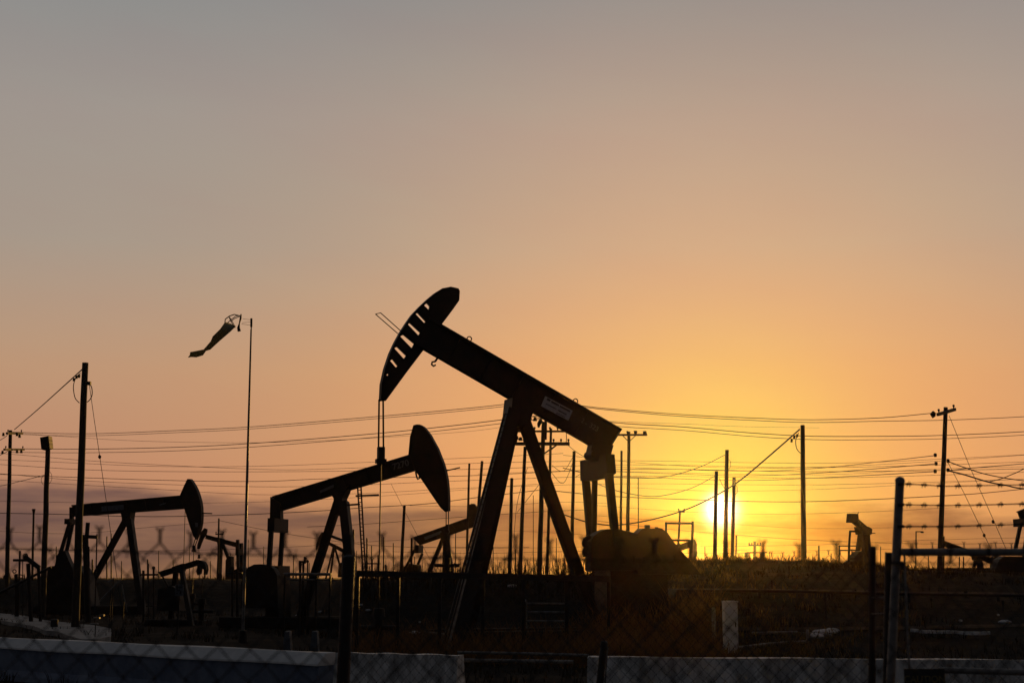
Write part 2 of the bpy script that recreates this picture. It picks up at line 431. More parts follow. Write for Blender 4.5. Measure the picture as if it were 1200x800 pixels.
        if rod_to_ground:
            g = Vector((c.x, c.y, ground_z(c.x, c.y))); top = c - Vector((0, 0, s.m(bar[1]) if bar else 0))
            MB().tube([top, g + Vector((0, 0, .8))], .022, 6).build('polished_rod', STEEL, s.root)
            wb = MB(); wb.tube([g - Vector((0, 0, .1)), g + Vector((0, 0, .95))], .13, 10); wb.tube([g + Vector((-.5, 0, .55)), g + Vector((.5, 0, .55))], .07, 8)
            wb.tube([g + Vector((0, 0, .85)), g + Vector((0, 0, 1.1))], [.2, .16], 10)
            wb.build('wellhead', STEEL, s.root)

# ---- the big pumpjack in the middle
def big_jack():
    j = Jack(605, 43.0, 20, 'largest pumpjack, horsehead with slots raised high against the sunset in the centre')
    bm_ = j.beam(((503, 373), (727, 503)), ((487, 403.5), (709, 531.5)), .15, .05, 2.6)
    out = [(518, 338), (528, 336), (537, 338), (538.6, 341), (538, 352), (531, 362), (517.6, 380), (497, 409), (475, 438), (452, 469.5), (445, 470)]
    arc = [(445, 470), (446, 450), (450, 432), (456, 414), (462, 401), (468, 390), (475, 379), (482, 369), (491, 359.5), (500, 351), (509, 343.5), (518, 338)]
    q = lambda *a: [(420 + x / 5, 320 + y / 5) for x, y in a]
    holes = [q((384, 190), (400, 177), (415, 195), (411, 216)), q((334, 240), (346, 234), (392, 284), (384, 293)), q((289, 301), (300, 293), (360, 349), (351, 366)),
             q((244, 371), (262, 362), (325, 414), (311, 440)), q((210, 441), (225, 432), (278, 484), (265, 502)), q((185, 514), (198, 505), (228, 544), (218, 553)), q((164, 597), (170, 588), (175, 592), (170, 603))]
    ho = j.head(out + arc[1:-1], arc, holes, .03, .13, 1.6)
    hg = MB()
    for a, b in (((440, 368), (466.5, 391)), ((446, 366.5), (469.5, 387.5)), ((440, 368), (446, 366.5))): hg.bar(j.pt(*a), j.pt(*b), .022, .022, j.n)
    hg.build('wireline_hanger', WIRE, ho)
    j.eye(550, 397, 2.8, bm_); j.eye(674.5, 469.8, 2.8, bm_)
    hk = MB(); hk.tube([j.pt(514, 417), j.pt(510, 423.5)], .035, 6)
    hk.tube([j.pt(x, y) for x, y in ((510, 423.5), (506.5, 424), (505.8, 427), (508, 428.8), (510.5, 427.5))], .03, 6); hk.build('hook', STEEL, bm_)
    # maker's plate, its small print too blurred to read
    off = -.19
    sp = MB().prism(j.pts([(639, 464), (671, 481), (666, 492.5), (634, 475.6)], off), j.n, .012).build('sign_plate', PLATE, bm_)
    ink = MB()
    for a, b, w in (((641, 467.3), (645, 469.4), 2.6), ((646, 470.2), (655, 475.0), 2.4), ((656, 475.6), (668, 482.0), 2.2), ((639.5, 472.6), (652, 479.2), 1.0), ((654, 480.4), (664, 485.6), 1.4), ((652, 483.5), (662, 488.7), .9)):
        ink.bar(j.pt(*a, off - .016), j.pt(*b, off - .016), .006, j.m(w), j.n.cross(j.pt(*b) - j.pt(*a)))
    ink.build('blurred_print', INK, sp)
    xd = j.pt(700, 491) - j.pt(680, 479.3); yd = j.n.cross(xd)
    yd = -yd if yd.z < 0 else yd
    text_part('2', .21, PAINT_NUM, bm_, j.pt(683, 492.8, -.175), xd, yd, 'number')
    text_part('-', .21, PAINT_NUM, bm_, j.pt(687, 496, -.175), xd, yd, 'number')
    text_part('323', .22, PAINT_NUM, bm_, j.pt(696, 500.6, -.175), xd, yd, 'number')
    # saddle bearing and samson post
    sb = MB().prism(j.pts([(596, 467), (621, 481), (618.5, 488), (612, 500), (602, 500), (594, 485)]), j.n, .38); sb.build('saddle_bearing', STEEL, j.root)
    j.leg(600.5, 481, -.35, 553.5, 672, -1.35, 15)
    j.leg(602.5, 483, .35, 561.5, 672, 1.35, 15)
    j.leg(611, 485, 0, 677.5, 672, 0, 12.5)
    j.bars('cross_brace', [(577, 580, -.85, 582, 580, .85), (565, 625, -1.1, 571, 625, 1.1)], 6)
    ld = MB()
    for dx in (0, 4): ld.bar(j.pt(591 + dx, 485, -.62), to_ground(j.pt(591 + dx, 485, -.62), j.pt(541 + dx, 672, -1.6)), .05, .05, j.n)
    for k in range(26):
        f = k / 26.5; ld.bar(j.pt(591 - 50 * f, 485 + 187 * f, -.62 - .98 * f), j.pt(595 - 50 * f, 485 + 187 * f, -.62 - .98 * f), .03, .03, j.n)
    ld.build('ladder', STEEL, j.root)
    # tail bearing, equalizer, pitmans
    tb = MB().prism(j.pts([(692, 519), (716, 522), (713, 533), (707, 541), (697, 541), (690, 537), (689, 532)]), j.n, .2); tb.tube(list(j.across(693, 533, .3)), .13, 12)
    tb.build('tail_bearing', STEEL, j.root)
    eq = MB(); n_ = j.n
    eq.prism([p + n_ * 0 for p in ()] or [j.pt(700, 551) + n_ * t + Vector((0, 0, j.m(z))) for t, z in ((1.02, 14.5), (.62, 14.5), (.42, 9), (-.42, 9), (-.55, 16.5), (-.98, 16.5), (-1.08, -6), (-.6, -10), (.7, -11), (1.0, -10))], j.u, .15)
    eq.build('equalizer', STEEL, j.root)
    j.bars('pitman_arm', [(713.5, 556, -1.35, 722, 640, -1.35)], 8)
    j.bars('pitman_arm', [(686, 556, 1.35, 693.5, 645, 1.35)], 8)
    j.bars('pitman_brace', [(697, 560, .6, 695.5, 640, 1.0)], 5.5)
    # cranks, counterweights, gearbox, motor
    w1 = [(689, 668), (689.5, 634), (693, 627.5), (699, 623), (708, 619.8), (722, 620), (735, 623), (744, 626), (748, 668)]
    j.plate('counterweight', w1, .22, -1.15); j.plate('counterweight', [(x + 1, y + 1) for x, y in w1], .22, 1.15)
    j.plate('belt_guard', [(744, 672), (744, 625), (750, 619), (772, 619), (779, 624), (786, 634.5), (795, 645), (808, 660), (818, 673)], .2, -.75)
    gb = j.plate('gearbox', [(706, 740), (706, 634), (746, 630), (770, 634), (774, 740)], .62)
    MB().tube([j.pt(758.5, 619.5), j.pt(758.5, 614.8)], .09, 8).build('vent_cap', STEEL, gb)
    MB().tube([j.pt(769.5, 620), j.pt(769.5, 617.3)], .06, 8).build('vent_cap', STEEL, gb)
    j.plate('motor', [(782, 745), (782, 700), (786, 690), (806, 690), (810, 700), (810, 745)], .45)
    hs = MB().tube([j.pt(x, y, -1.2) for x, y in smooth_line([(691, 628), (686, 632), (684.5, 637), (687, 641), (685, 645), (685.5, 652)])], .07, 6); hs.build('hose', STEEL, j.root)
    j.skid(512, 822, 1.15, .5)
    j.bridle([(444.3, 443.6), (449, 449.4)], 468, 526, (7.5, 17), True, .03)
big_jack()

# ---- second pumpjack, in front of the left sky
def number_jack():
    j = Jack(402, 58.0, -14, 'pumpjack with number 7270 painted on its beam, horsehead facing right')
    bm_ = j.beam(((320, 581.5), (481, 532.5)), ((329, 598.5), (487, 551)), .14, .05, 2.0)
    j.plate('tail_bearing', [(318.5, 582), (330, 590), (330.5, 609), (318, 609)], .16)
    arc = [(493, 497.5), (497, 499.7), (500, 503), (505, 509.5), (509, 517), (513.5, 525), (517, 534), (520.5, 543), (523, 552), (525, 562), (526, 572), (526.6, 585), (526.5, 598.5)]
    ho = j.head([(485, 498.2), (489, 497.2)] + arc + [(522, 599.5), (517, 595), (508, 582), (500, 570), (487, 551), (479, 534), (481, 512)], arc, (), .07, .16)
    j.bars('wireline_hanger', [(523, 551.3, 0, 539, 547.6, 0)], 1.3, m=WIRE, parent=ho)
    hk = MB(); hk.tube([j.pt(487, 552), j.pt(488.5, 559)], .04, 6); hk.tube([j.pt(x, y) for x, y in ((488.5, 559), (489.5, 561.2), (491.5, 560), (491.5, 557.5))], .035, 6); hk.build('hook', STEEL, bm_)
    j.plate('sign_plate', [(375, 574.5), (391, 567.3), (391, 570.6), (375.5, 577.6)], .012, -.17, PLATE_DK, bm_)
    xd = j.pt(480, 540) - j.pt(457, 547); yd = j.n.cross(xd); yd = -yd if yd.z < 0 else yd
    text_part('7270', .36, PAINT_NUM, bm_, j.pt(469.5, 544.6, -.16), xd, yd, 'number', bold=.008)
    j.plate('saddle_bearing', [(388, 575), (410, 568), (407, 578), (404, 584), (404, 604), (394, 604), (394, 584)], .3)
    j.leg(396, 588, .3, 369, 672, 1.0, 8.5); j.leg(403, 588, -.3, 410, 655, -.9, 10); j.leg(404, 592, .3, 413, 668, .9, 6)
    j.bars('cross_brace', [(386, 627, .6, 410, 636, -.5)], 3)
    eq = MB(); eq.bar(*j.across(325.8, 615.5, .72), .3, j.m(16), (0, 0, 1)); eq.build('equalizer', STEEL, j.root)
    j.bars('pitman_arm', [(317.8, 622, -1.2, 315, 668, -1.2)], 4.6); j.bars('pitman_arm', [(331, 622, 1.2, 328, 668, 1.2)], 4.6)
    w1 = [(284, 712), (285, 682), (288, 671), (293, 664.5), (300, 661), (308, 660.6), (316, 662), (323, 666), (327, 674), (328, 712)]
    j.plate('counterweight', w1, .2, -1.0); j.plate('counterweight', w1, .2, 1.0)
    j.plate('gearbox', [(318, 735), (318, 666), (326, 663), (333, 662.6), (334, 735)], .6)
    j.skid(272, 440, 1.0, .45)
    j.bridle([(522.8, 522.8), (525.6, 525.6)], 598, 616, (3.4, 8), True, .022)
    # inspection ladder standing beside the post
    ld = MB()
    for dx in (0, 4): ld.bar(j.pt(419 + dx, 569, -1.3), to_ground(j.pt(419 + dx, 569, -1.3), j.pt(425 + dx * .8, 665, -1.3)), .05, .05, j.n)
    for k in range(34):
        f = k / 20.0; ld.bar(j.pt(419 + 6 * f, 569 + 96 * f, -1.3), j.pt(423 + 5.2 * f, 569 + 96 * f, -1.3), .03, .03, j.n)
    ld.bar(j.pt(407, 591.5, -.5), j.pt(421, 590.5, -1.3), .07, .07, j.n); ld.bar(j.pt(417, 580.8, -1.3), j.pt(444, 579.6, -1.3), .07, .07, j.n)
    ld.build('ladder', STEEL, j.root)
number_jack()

# ---- third pumpjack at the left
def left_jack():
    j = Jack(150, 80.0, -12, 'pumpjack at the left with a level beam passing behind the tallest leaning pole')
    bm_ = j.beam(((85, 591.5), (212, 580.2)), ((85.5, 605), (216, 596)), .14, .05, 1.6)
    arc = [(224, 561), (227, 565), (230, 570), (232.3, 575), (234, 580), (236, 587), (237, 594), (237.4, 603), (237, 612), (235.8, 618), (234, 624), (230.5, 632)]
    ho = j.head([(220, 561)] + arc + [(227, 628), (222.5, 615), (218, 600), (211, 581), (215, 571.5)], arc, (), .07, .17)
    j.plate('wear_patch', [(228.5, 612), (232, 612), (232, 617.5), (229, 617)], .012, -.1, PLATE_DK, ho)
    j.bars('wireline_hanger', [(237, 601, 0, 248.5, 601.4, 0)], 1.3, m=WIRE, parent=ho)
    j.plate('sign_plate', [(119, 593), (145, 591), (145, 597), (119, 599)], .012, -.17, PLATE_DK, bm_)
    j.plate('sign_plate', [(187, 590.6), (194, 588.5), (194, 590), (187, 592)], .012, -.17, PLATE_DK, bm_)
    j.plate('saddle_bearing', [(144, 600), (156, 599), (155, 606), (154, 616), (146, 616), (145.5, 606)], .3)
    j.leg(147, 610, .3, 113, 672, 1.0, 6); j.leg(152, 609, -.3, 161.5, 678, -.9, 7)
    j.bars('tail_bearing', [(84, 594, 0, 84, 612, 0)], 4)
    eq = MB(); eq.bar(*j.across(83.5, 611, .5), .3, .3, (0, 0, 1)); eq.build('equalizer', STEEL, j.root)
    j.bars('pitman_arm', [(82, 611, -.9, 66, 664, -.9)], 3.4); j.bars('pitman_arm', [(85.5, 611, .9, 74, 664, .9)], 3.4)
    w1 = [(70, 690), (66, 670), (68, 652), (72, 645), (78, 645), (82, 655), (88, 668), (90, 690)]
    j.plate('counterweight', w1, .2, -.8); j.plate('counterweight', w1, .2, .8)
    j.plate('gearbox', [(60, 712), (62, 664), (80, 661), (98, 663), (104, 672), (112, 712)], .6)
    j.skid(48, 178, 1.0, .5)
    j.bridle([(229.2, 226.4), (232.2, 228.4)], 630, 640, (3, 6), True, .03)
    MB().tube([j.pt(217, 598), j.pt(215, 668)], .02, 6).build('tell_tale_line', WIRE, j.root)
left_jack()

# ---- smaller pumpjacks beyond
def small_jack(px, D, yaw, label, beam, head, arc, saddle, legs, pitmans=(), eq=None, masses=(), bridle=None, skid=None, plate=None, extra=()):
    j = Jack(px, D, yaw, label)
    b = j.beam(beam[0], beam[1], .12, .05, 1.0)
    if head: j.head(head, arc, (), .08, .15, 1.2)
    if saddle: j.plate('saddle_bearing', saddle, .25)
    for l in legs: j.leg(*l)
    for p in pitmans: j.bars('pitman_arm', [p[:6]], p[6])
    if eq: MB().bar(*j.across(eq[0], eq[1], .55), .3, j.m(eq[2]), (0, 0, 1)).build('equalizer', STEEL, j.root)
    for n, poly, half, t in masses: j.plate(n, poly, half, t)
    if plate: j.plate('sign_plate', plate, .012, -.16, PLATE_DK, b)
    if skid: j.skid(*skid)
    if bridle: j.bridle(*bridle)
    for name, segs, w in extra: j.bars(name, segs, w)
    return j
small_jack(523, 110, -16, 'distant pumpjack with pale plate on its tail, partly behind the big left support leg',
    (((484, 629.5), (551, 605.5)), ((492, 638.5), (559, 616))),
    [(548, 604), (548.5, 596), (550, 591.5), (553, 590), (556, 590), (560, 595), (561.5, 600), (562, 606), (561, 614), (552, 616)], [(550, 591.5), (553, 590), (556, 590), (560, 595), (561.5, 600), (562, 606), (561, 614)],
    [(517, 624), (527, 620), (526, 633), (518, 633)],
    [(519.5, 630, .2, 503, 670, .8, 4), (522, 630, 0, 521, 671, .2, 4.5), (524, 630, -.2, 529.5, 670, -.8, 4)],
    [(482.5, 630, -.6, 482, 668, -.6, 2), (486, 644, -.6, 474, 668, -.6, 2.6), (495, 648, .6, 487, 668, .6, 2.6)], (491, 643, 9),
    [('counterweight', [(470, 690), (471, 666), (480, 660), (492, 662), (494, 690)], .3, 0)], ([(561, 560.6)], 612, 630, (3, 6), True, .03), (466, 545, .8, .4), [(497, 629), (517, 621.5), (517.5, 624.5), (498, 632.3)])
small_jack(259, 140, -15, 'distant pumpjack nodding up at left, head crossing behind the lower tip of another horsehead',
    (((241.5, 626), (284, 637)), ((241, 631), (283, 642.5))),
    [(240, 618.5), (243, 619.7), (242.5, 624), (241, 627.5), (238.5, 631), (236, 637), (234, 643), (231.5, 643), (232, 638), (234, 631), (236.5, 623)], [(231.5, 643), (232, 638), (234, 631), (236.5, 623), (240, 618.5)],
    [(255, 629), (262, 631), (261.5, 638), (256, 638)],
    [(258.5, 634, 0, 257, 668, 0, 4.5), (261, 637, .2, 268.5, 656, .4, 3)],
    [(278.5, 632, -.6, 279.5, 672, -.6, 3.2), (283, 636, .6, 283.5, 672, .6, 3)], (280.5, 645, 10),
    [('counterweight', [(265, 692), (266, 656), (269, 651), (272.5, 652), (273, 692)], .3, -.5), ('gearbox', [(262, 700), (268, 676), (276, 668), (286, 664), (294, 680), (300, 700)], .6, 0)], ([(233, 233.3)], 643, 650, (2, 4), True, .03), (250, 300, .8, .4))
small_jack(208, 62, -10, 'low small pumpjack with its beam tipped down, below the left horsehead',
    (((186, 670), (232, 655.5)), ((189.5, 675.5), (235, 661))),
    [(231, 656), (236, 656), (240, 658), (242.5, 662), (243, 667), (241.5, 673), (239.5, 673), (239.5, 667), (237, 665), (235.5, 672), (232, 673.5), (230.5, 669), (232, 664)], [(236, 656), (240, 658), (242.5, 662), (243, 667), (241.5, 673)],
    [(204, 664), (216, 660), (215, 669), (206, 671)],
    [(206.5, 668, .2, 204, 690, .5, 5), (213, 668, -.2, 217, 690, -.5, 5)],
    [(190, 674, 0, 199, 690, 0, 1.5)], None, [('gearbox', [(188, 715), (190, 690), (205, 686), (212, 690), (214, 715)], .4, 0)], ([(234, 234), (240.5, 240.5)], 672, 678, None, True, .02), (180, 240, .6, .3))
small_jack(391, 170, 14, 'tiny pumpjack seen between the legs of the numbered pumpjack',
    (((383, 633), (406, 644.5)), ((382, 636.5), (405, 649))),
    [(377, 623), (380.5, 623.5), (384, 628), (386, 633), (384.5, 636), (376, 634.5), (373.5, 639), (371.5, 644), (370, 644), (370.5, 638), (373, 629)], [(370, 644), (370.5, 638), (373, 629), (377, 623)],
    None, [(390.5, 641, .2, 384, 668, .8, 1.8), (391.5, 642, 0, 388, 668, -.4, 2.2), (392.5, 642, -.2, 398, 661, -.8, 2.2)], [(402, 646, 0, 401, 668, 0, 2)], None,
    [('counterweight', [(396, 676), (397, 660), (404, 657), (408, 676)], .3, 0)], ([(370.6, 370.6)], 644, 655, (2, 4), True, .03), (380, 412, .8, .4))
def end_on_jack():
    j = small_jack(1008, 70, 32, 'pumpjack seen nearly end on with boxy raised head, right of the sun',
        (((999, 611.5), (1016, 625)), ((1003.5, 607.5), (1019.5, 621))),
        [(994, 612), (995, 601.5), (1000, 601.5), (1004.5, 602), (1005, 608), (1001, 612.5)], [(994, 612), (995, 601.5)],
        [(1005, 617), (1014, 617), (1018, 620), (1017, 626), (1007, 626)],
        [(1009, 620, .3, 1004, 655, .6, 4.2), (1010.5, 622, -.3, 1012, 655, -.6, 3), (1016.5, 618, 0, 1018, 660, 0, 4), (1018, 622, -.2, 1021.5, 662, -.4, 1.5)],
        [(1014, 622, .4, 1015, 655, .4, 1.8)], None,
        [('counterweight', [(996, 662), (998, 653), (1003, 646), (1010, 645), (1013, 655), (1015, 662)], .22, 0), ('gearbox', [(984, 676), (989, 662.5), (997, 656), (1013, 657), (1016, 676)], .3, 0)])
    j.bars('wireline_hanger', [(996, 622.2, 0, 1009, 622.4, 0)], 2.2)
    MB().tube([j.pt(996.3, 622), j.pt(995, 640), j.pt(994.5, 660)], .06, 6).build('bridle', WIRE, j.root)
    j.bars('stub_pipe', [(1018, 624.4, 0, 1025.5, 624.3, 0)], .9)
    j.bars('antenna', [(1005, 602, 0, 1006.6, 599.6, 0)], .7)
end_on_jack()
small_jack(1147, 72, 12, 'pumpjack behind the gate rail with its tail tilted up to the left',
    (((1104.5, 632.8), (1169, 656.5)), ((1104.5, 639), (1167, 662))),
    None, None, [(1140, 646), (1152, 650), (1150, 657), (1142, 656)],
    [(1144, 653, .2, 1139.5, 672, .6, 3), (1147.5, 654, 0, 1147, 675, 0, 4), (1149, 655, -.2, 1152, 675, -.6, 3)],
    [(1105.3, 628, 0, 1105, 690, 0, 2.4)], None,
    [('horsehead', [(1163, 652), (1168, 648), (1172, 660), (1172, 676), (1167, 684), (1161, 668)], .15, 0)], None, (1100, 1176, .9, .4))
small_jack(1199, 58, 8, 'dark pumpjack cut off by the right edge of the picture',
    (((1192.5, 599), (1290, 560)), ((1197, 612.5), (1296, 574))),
    [(1290, 540), (1298, 545), (1306, 560), (1310, 580), (1308, 600), (1302, 598), (1292, 574), (1286, 560)], [(1298, 545), (1306, 560), (1310, 580), (1308, 600)],
    [(1240, 585), (1256, 580), (1254, 598), (1242, 598)],
    [(1245, 594, .3, 1226, 680, 1, 8), (1251, 594, -.3, 1268, 680, -1, 8)],
    [(1196, 614, -1.0, 1188.5, 650, -1.0, 3.4), (1205, 614, 1.0, 1199, 655, 1.0, 3.4)], (1199, 612, 9),
    [('counterweight', [(1160, 700), (1163, 668), (1168, 655), (1174, 651.5), (1206, 652), (1212, 700)], .25, -1.0), ('gearbox', [(1172, 735), (1176, 664), (1228, 660), (1236, 735)], .6, 0)], ([(1304, 1304), (1308, 1308)], 598, 620, (5, 10), True, .02), (1150, 1300, 1.0, .45), None)
small_jack(803, 100, 10, 'golden hazy pumpjack just left of the sun, behind the dark belt guard',
    (((768, 648), (812, 632)), ((770, 655), (812, 640))),
    [(809, 632), (814, 632), (816, 637), (816, 645), (817, 646), (816, 652), (813, 657), (811.5, 656), (811.5, 650), (809, 656.5), (807.5, 656), (808, 645)], [(814, 632), (816, 637), (816, 645), (816, 652)],
    [(786, 640), (796, 636), (795, 646), (788, 648)], [(789, 644, .3, 783, 676, .8, 4), (792, 644, -.3, 798, 676, -.8, 4)])
print('jacks done')

# ------------------------------------------------------------------ utility poles
POLES = 'wooden poles standing across the oil field'
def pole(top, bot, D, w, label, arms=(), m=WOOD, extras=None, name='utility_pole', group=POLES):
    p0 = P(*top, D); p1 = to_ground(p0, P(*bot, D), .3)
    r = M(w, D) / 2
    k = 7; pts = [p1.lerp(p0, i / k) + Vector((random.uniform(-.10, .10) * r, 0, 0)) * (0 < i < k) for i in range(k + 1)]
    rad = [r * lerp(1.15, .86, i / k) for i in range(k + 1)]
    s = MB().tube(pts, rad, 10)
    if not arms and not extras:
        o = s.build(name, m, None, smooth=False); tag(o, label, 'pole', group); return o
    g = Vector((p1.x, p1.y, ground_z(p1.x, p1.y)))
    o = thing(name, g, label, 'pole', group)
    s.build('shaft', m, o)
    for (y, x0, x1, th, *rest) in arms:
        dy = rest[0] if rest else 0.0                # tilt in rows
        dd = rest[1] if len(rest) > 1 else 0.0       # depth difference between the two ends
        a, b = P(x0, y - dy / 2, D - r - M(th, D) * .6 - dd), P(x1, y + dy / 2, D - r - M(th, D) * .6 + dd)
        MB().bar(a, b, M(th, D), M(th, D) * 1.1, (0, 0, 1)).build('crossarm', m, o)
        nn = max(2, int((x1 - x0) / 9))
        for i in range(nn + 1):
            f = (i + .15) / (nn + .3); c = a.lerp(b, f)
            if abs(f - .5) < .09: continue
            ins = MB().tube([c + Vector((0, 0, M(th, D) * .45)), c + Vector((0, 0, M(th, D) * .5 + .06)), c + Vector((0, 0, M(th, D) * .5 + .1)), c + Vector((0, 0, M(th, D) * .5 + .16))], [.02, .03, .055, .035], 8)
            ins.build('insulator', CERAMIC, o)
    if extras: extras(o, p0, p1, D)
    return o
def loop_part(o, name, pts, D, r=.012, m=WIRE):
    MB().tube([P(x, y, D) for x, y in smooth_line(pts)], r, 5).build(name, m, o)
def ex_a(o, p0, p1, D):
    loop_part(o, 'jumper_wire', [(94.5, 437), (90, 441), (87, 447), (86, 455), (88, 466), (93, 472)], D, .018)
    loop_part(o, 'jumper_wire', [(105, 450), (107.5, 454), (108, 462), (105.5, 468), (102, 471)], D, .02)
    for x, y in ((93, 441), (90, 442), (87, 445)): MB().tube([P(x, y - 2, D), P(x - .5, y + 1.5, D)], .05, 6).build('insulator', CERAMIC, o)
    MB().box(P(104, 449, D), M(5, D), .15, M(4, D)).build('bracket', STEEL, o)
pole((100, 425), (90, 688), 55, 8.4, 'tallest thick leaning wooden pole at the left, in front of a level pumpjack beam', extras=ex_a)
def ex_b(o, p0, p1, D):
    for x, y in ((4, 509), (20, 509), (23, 511), (3, 530), (20, 529), (25, 529)): MB().tube([P(x, y + 1.6, D), P(x, y - 2.2, D)], [.09, .06], 6).build('insulator', CERAMIC, o)
pole((12.3, 504), (8, 690), 90, 4.6, 'wooden pole with two short crossarms near the left edge', [(507.5, 8, 26, 2.4, 0, 2.5), (526.5, 5, 28, 2.2, 0, 3.0)], extras=ex_b)
def ex_c(o, p0, p1, D):
    MB().prism([P(x, y, D - .2) for x, y in ((49, 513), (59, 511), (60.5, 525.5), (50.5, 527))], Vector((0, 1, 0)), .3).build('transformer_box', STEEL, o)
    loop_part(o, 'jumper_wire', [(58, 552), (60.5, 556), (60.5, 562), (58, 566), (56, 567)], D)
    loop_part(o, 'jumper_wire', [(53, 556), (49, 559), (48.5, 564), (51, 568)], D)
pole((56.5, 512), (51, 682), 75, 6.2, 'wooden pole with a dark box on top near the left edge', extras=ex_c)
pole((39.5, 597), (38, 668), 150, 2.6, 'short thin pole with knob top between two left poles', extras=lambda o, a, b, D: MB().tube([P(39.5, 601, D), P(39.5, 596, D)], [.12, .2], 8).build('cap', STEEL, o))
pole((256.5, 607), (255.5, 676), 120, 2.2, 'thin pole with a tiny crossarm right of the left horsehead', [(625.5, 252.5, 262, 1.4)])
pole((474, 592), (470, 668), 90, 3.8, 'plain pole standing left of the small distant pumpjack')
pole((550, 543), (546.5, 672), 95, 2.9, 'plain thin pole crossing the beam of the small distant pumpjack')
pole((565, 540), (557, 640), 80, 3.8, 'plain pole leaning just left of the big left support leg')
pole((599.8, 560), (597, 676), 75, 4.4, 'short plain pole just right of the big left support leg')
pole((615.5, 523), (609, 676), 75, 4.6, 'plain pole between the two big support legs, second from the left leg')
def ex_k(o, p0, p1, D):
    b = MB()
    b.bar(P(645, 527, D - .25), P(652, 521.5, D - .25), .06); b.bar(P(652, 521.5, D - .25), P(635, 533, D - .25), .06); b.build('brace', WOOD, o)
    t = MB(); t.prism([P(x, y, D) for x, y in ((630, 500), (629.5, 496), (631.5, 492), (634.5, 491), (636, 494), (634, 497), (632, 501))], Vector((0, 1, 0)), .12); t.build('transformer_box', STEEL, o)
    for x, y in ((621, 489.5), (627, 491), (605.5, 512.5), (610, 514), (621, 502)): MB().tube([P(x, y + 2, D), P(x, y - 2, D)], [.1, .06], 8).build('insulator', CERAMIC, o)
    loop_part(o, 'jumper_wire', [(663.6, 505.5), (663.8, 512), (663.6, 518)], D, .018)
    loop_part(o, 'jumper_wire', [(613, 488.6), (624, 488), (636, 491)], D, .016)
    MB().tube([P(639, 515, D), P(640.4, 463, D)], [.07, .05], 8).build('mast', STEEL, o)
pole((637, 494), (632, 678), 65, 5.6, 'thickest utility pole with two wide crossarms between the big support legs', [(505.2, 607, 664, 2.0), (519.8, 604, 667.5, 3.4)], extras=ex_k)
pole((645.8, 502), (641, 676), 85, 3.4, 'plain pole right beside the crossarm pole, half behind the big right support leg')
pole((672.8, 528.5), (669.5, 672), 80, 4.2, 'plain pole right of the big right support leg')
pole((728.4, 528), (727, 672), 90, 3.0, 'plain thin pole just left of the T-shaped pole')
def ex_o(o, p0, p1, D):
    b = MB()
    b.bar(P(729.5, 510, D - .2), P(736, 516.5, D - .2), .04); b.bar(P(745, 510, D - .2), P(738, 516.5, D - .2), .04); b.build('brace', WOOD, o)
    MB().tube([P(756, 510, D), P(755.5, 505, D)], [.13, .09], 8).build('insulator', CERAMIC, o)
    MB().tube([P(744.5, 508, D), P(744.5, 504.5, D)], [.06, .09], 8).build('insulator', CERAMIC, o)
pole((737, 505.5), (735, 676), 75, 4.2, 'T-shaped pole with one crossarm right of the big pumpjack tail', [(509.3, 723, 758, 2.0)], extras=ex_o)
pole((839.6, 552), (837.5, 668), 105, 4.8, 'pole touching the sun, leftmost and shorter of three close poles')
def ex_q(o, p0, p1, D): loop_part(o, 'jumper_wire', [(854, 538), (856, 541), (856, 546), (854, 550)], D, .018)
pole((852, 527), (850, 668), 105, 5.2, 'tallest of three close poles in front of the sun', extras=ex_q)
def ex_r(o, p0, p1, D): loop_part(o, 'jumper_wire', [(862, 568), (864, 571), (864, 576), (861, 580)], D, .018)
pole((860.2, 559), (858, 668), 105, 4.6, 'rightmost of three close poles in front of the sun', extras=ex_r)
pole((862.8, 627), (862.3, 666), 160, 2.2, 'tiny thin post right below the sun')
def ex_t(o, p0, p1, D):
    loop_part(o, 'jumper_wire', [(936, 507), (933.5, 512), (932.5, 518), (934, 526), (938.5, 531)], D, .02)
    for x, y in ((934.5, 510), (931, 512), (928, 516)): MB().tube([P(x, y - 1.5, D), P(x - .5, y + 2, D)], .05, 6).build('insulator', CERAMIC, o)
pole((940.6, 498), (942, 668), 60, 5.8, 'straight lone pole right of the sun with a cable running down left', extras=ex_t)
def ex_u(o, p0, p1, D):
    t = MB().prism([P(x, y, D) for x, y in ((1090.5, 485), (1093, 481.5), (1096, 484), (1095.5, 488), (1093.5, 489.5))], Vector((0, 1, 0)), .1); t.build('insulator', CERAMIC, o)
    for x, y in ((1096, 533), (1097, 543), (1096, 552), (1111, 540), (1111, 550.5)): MB().tube([P(x - 1.3, y, D), P(x + 1.3, y, D)], .08, 8).build('insulator', CERAMIC, o)
pole((1108.3, 477), (1101, 668), 60, 5.6, 'leaning pole with short tilted crossarm near the right edge', [(482.5, 1099, 1119, 3.2, -6, 1.0)], extras=ex_u)
# far H-shaped transformer structure under the sun
def far_station():
    D = 260; o = thing('transformer_pole', base_of(885, D), 'far pole with two crossarms and two hanging transformers under the sun', 'pole')
    MB().tube([P(884.5, 634, D), to_ground(P(884.5, 634, D), P(884.5, 676, D))], .28, 8).build('shaft', WOOD, o)
    for y, x0, x1 in ((638.5, 877, 892), (647, 874.5, 899)): MB().bar(P(x0, y, D - .4), P(x1, y, D - .4), .16, .2, (0, 0, 1)).build('crossarm', WOOD, o)
    for x in (875, 893.5): 
        MB().tube([P(x, 647, D - .7), P(x, 658, D - .7)], .42, 10).build('transformer', STEEL, o)
    for x in (878, 881, 888, 891): MB().tube([P(x, 638, D - .4), P(x, 635.5, D - .4)], .12, 6).build('insulator', CERAMIC, o)
far_station()
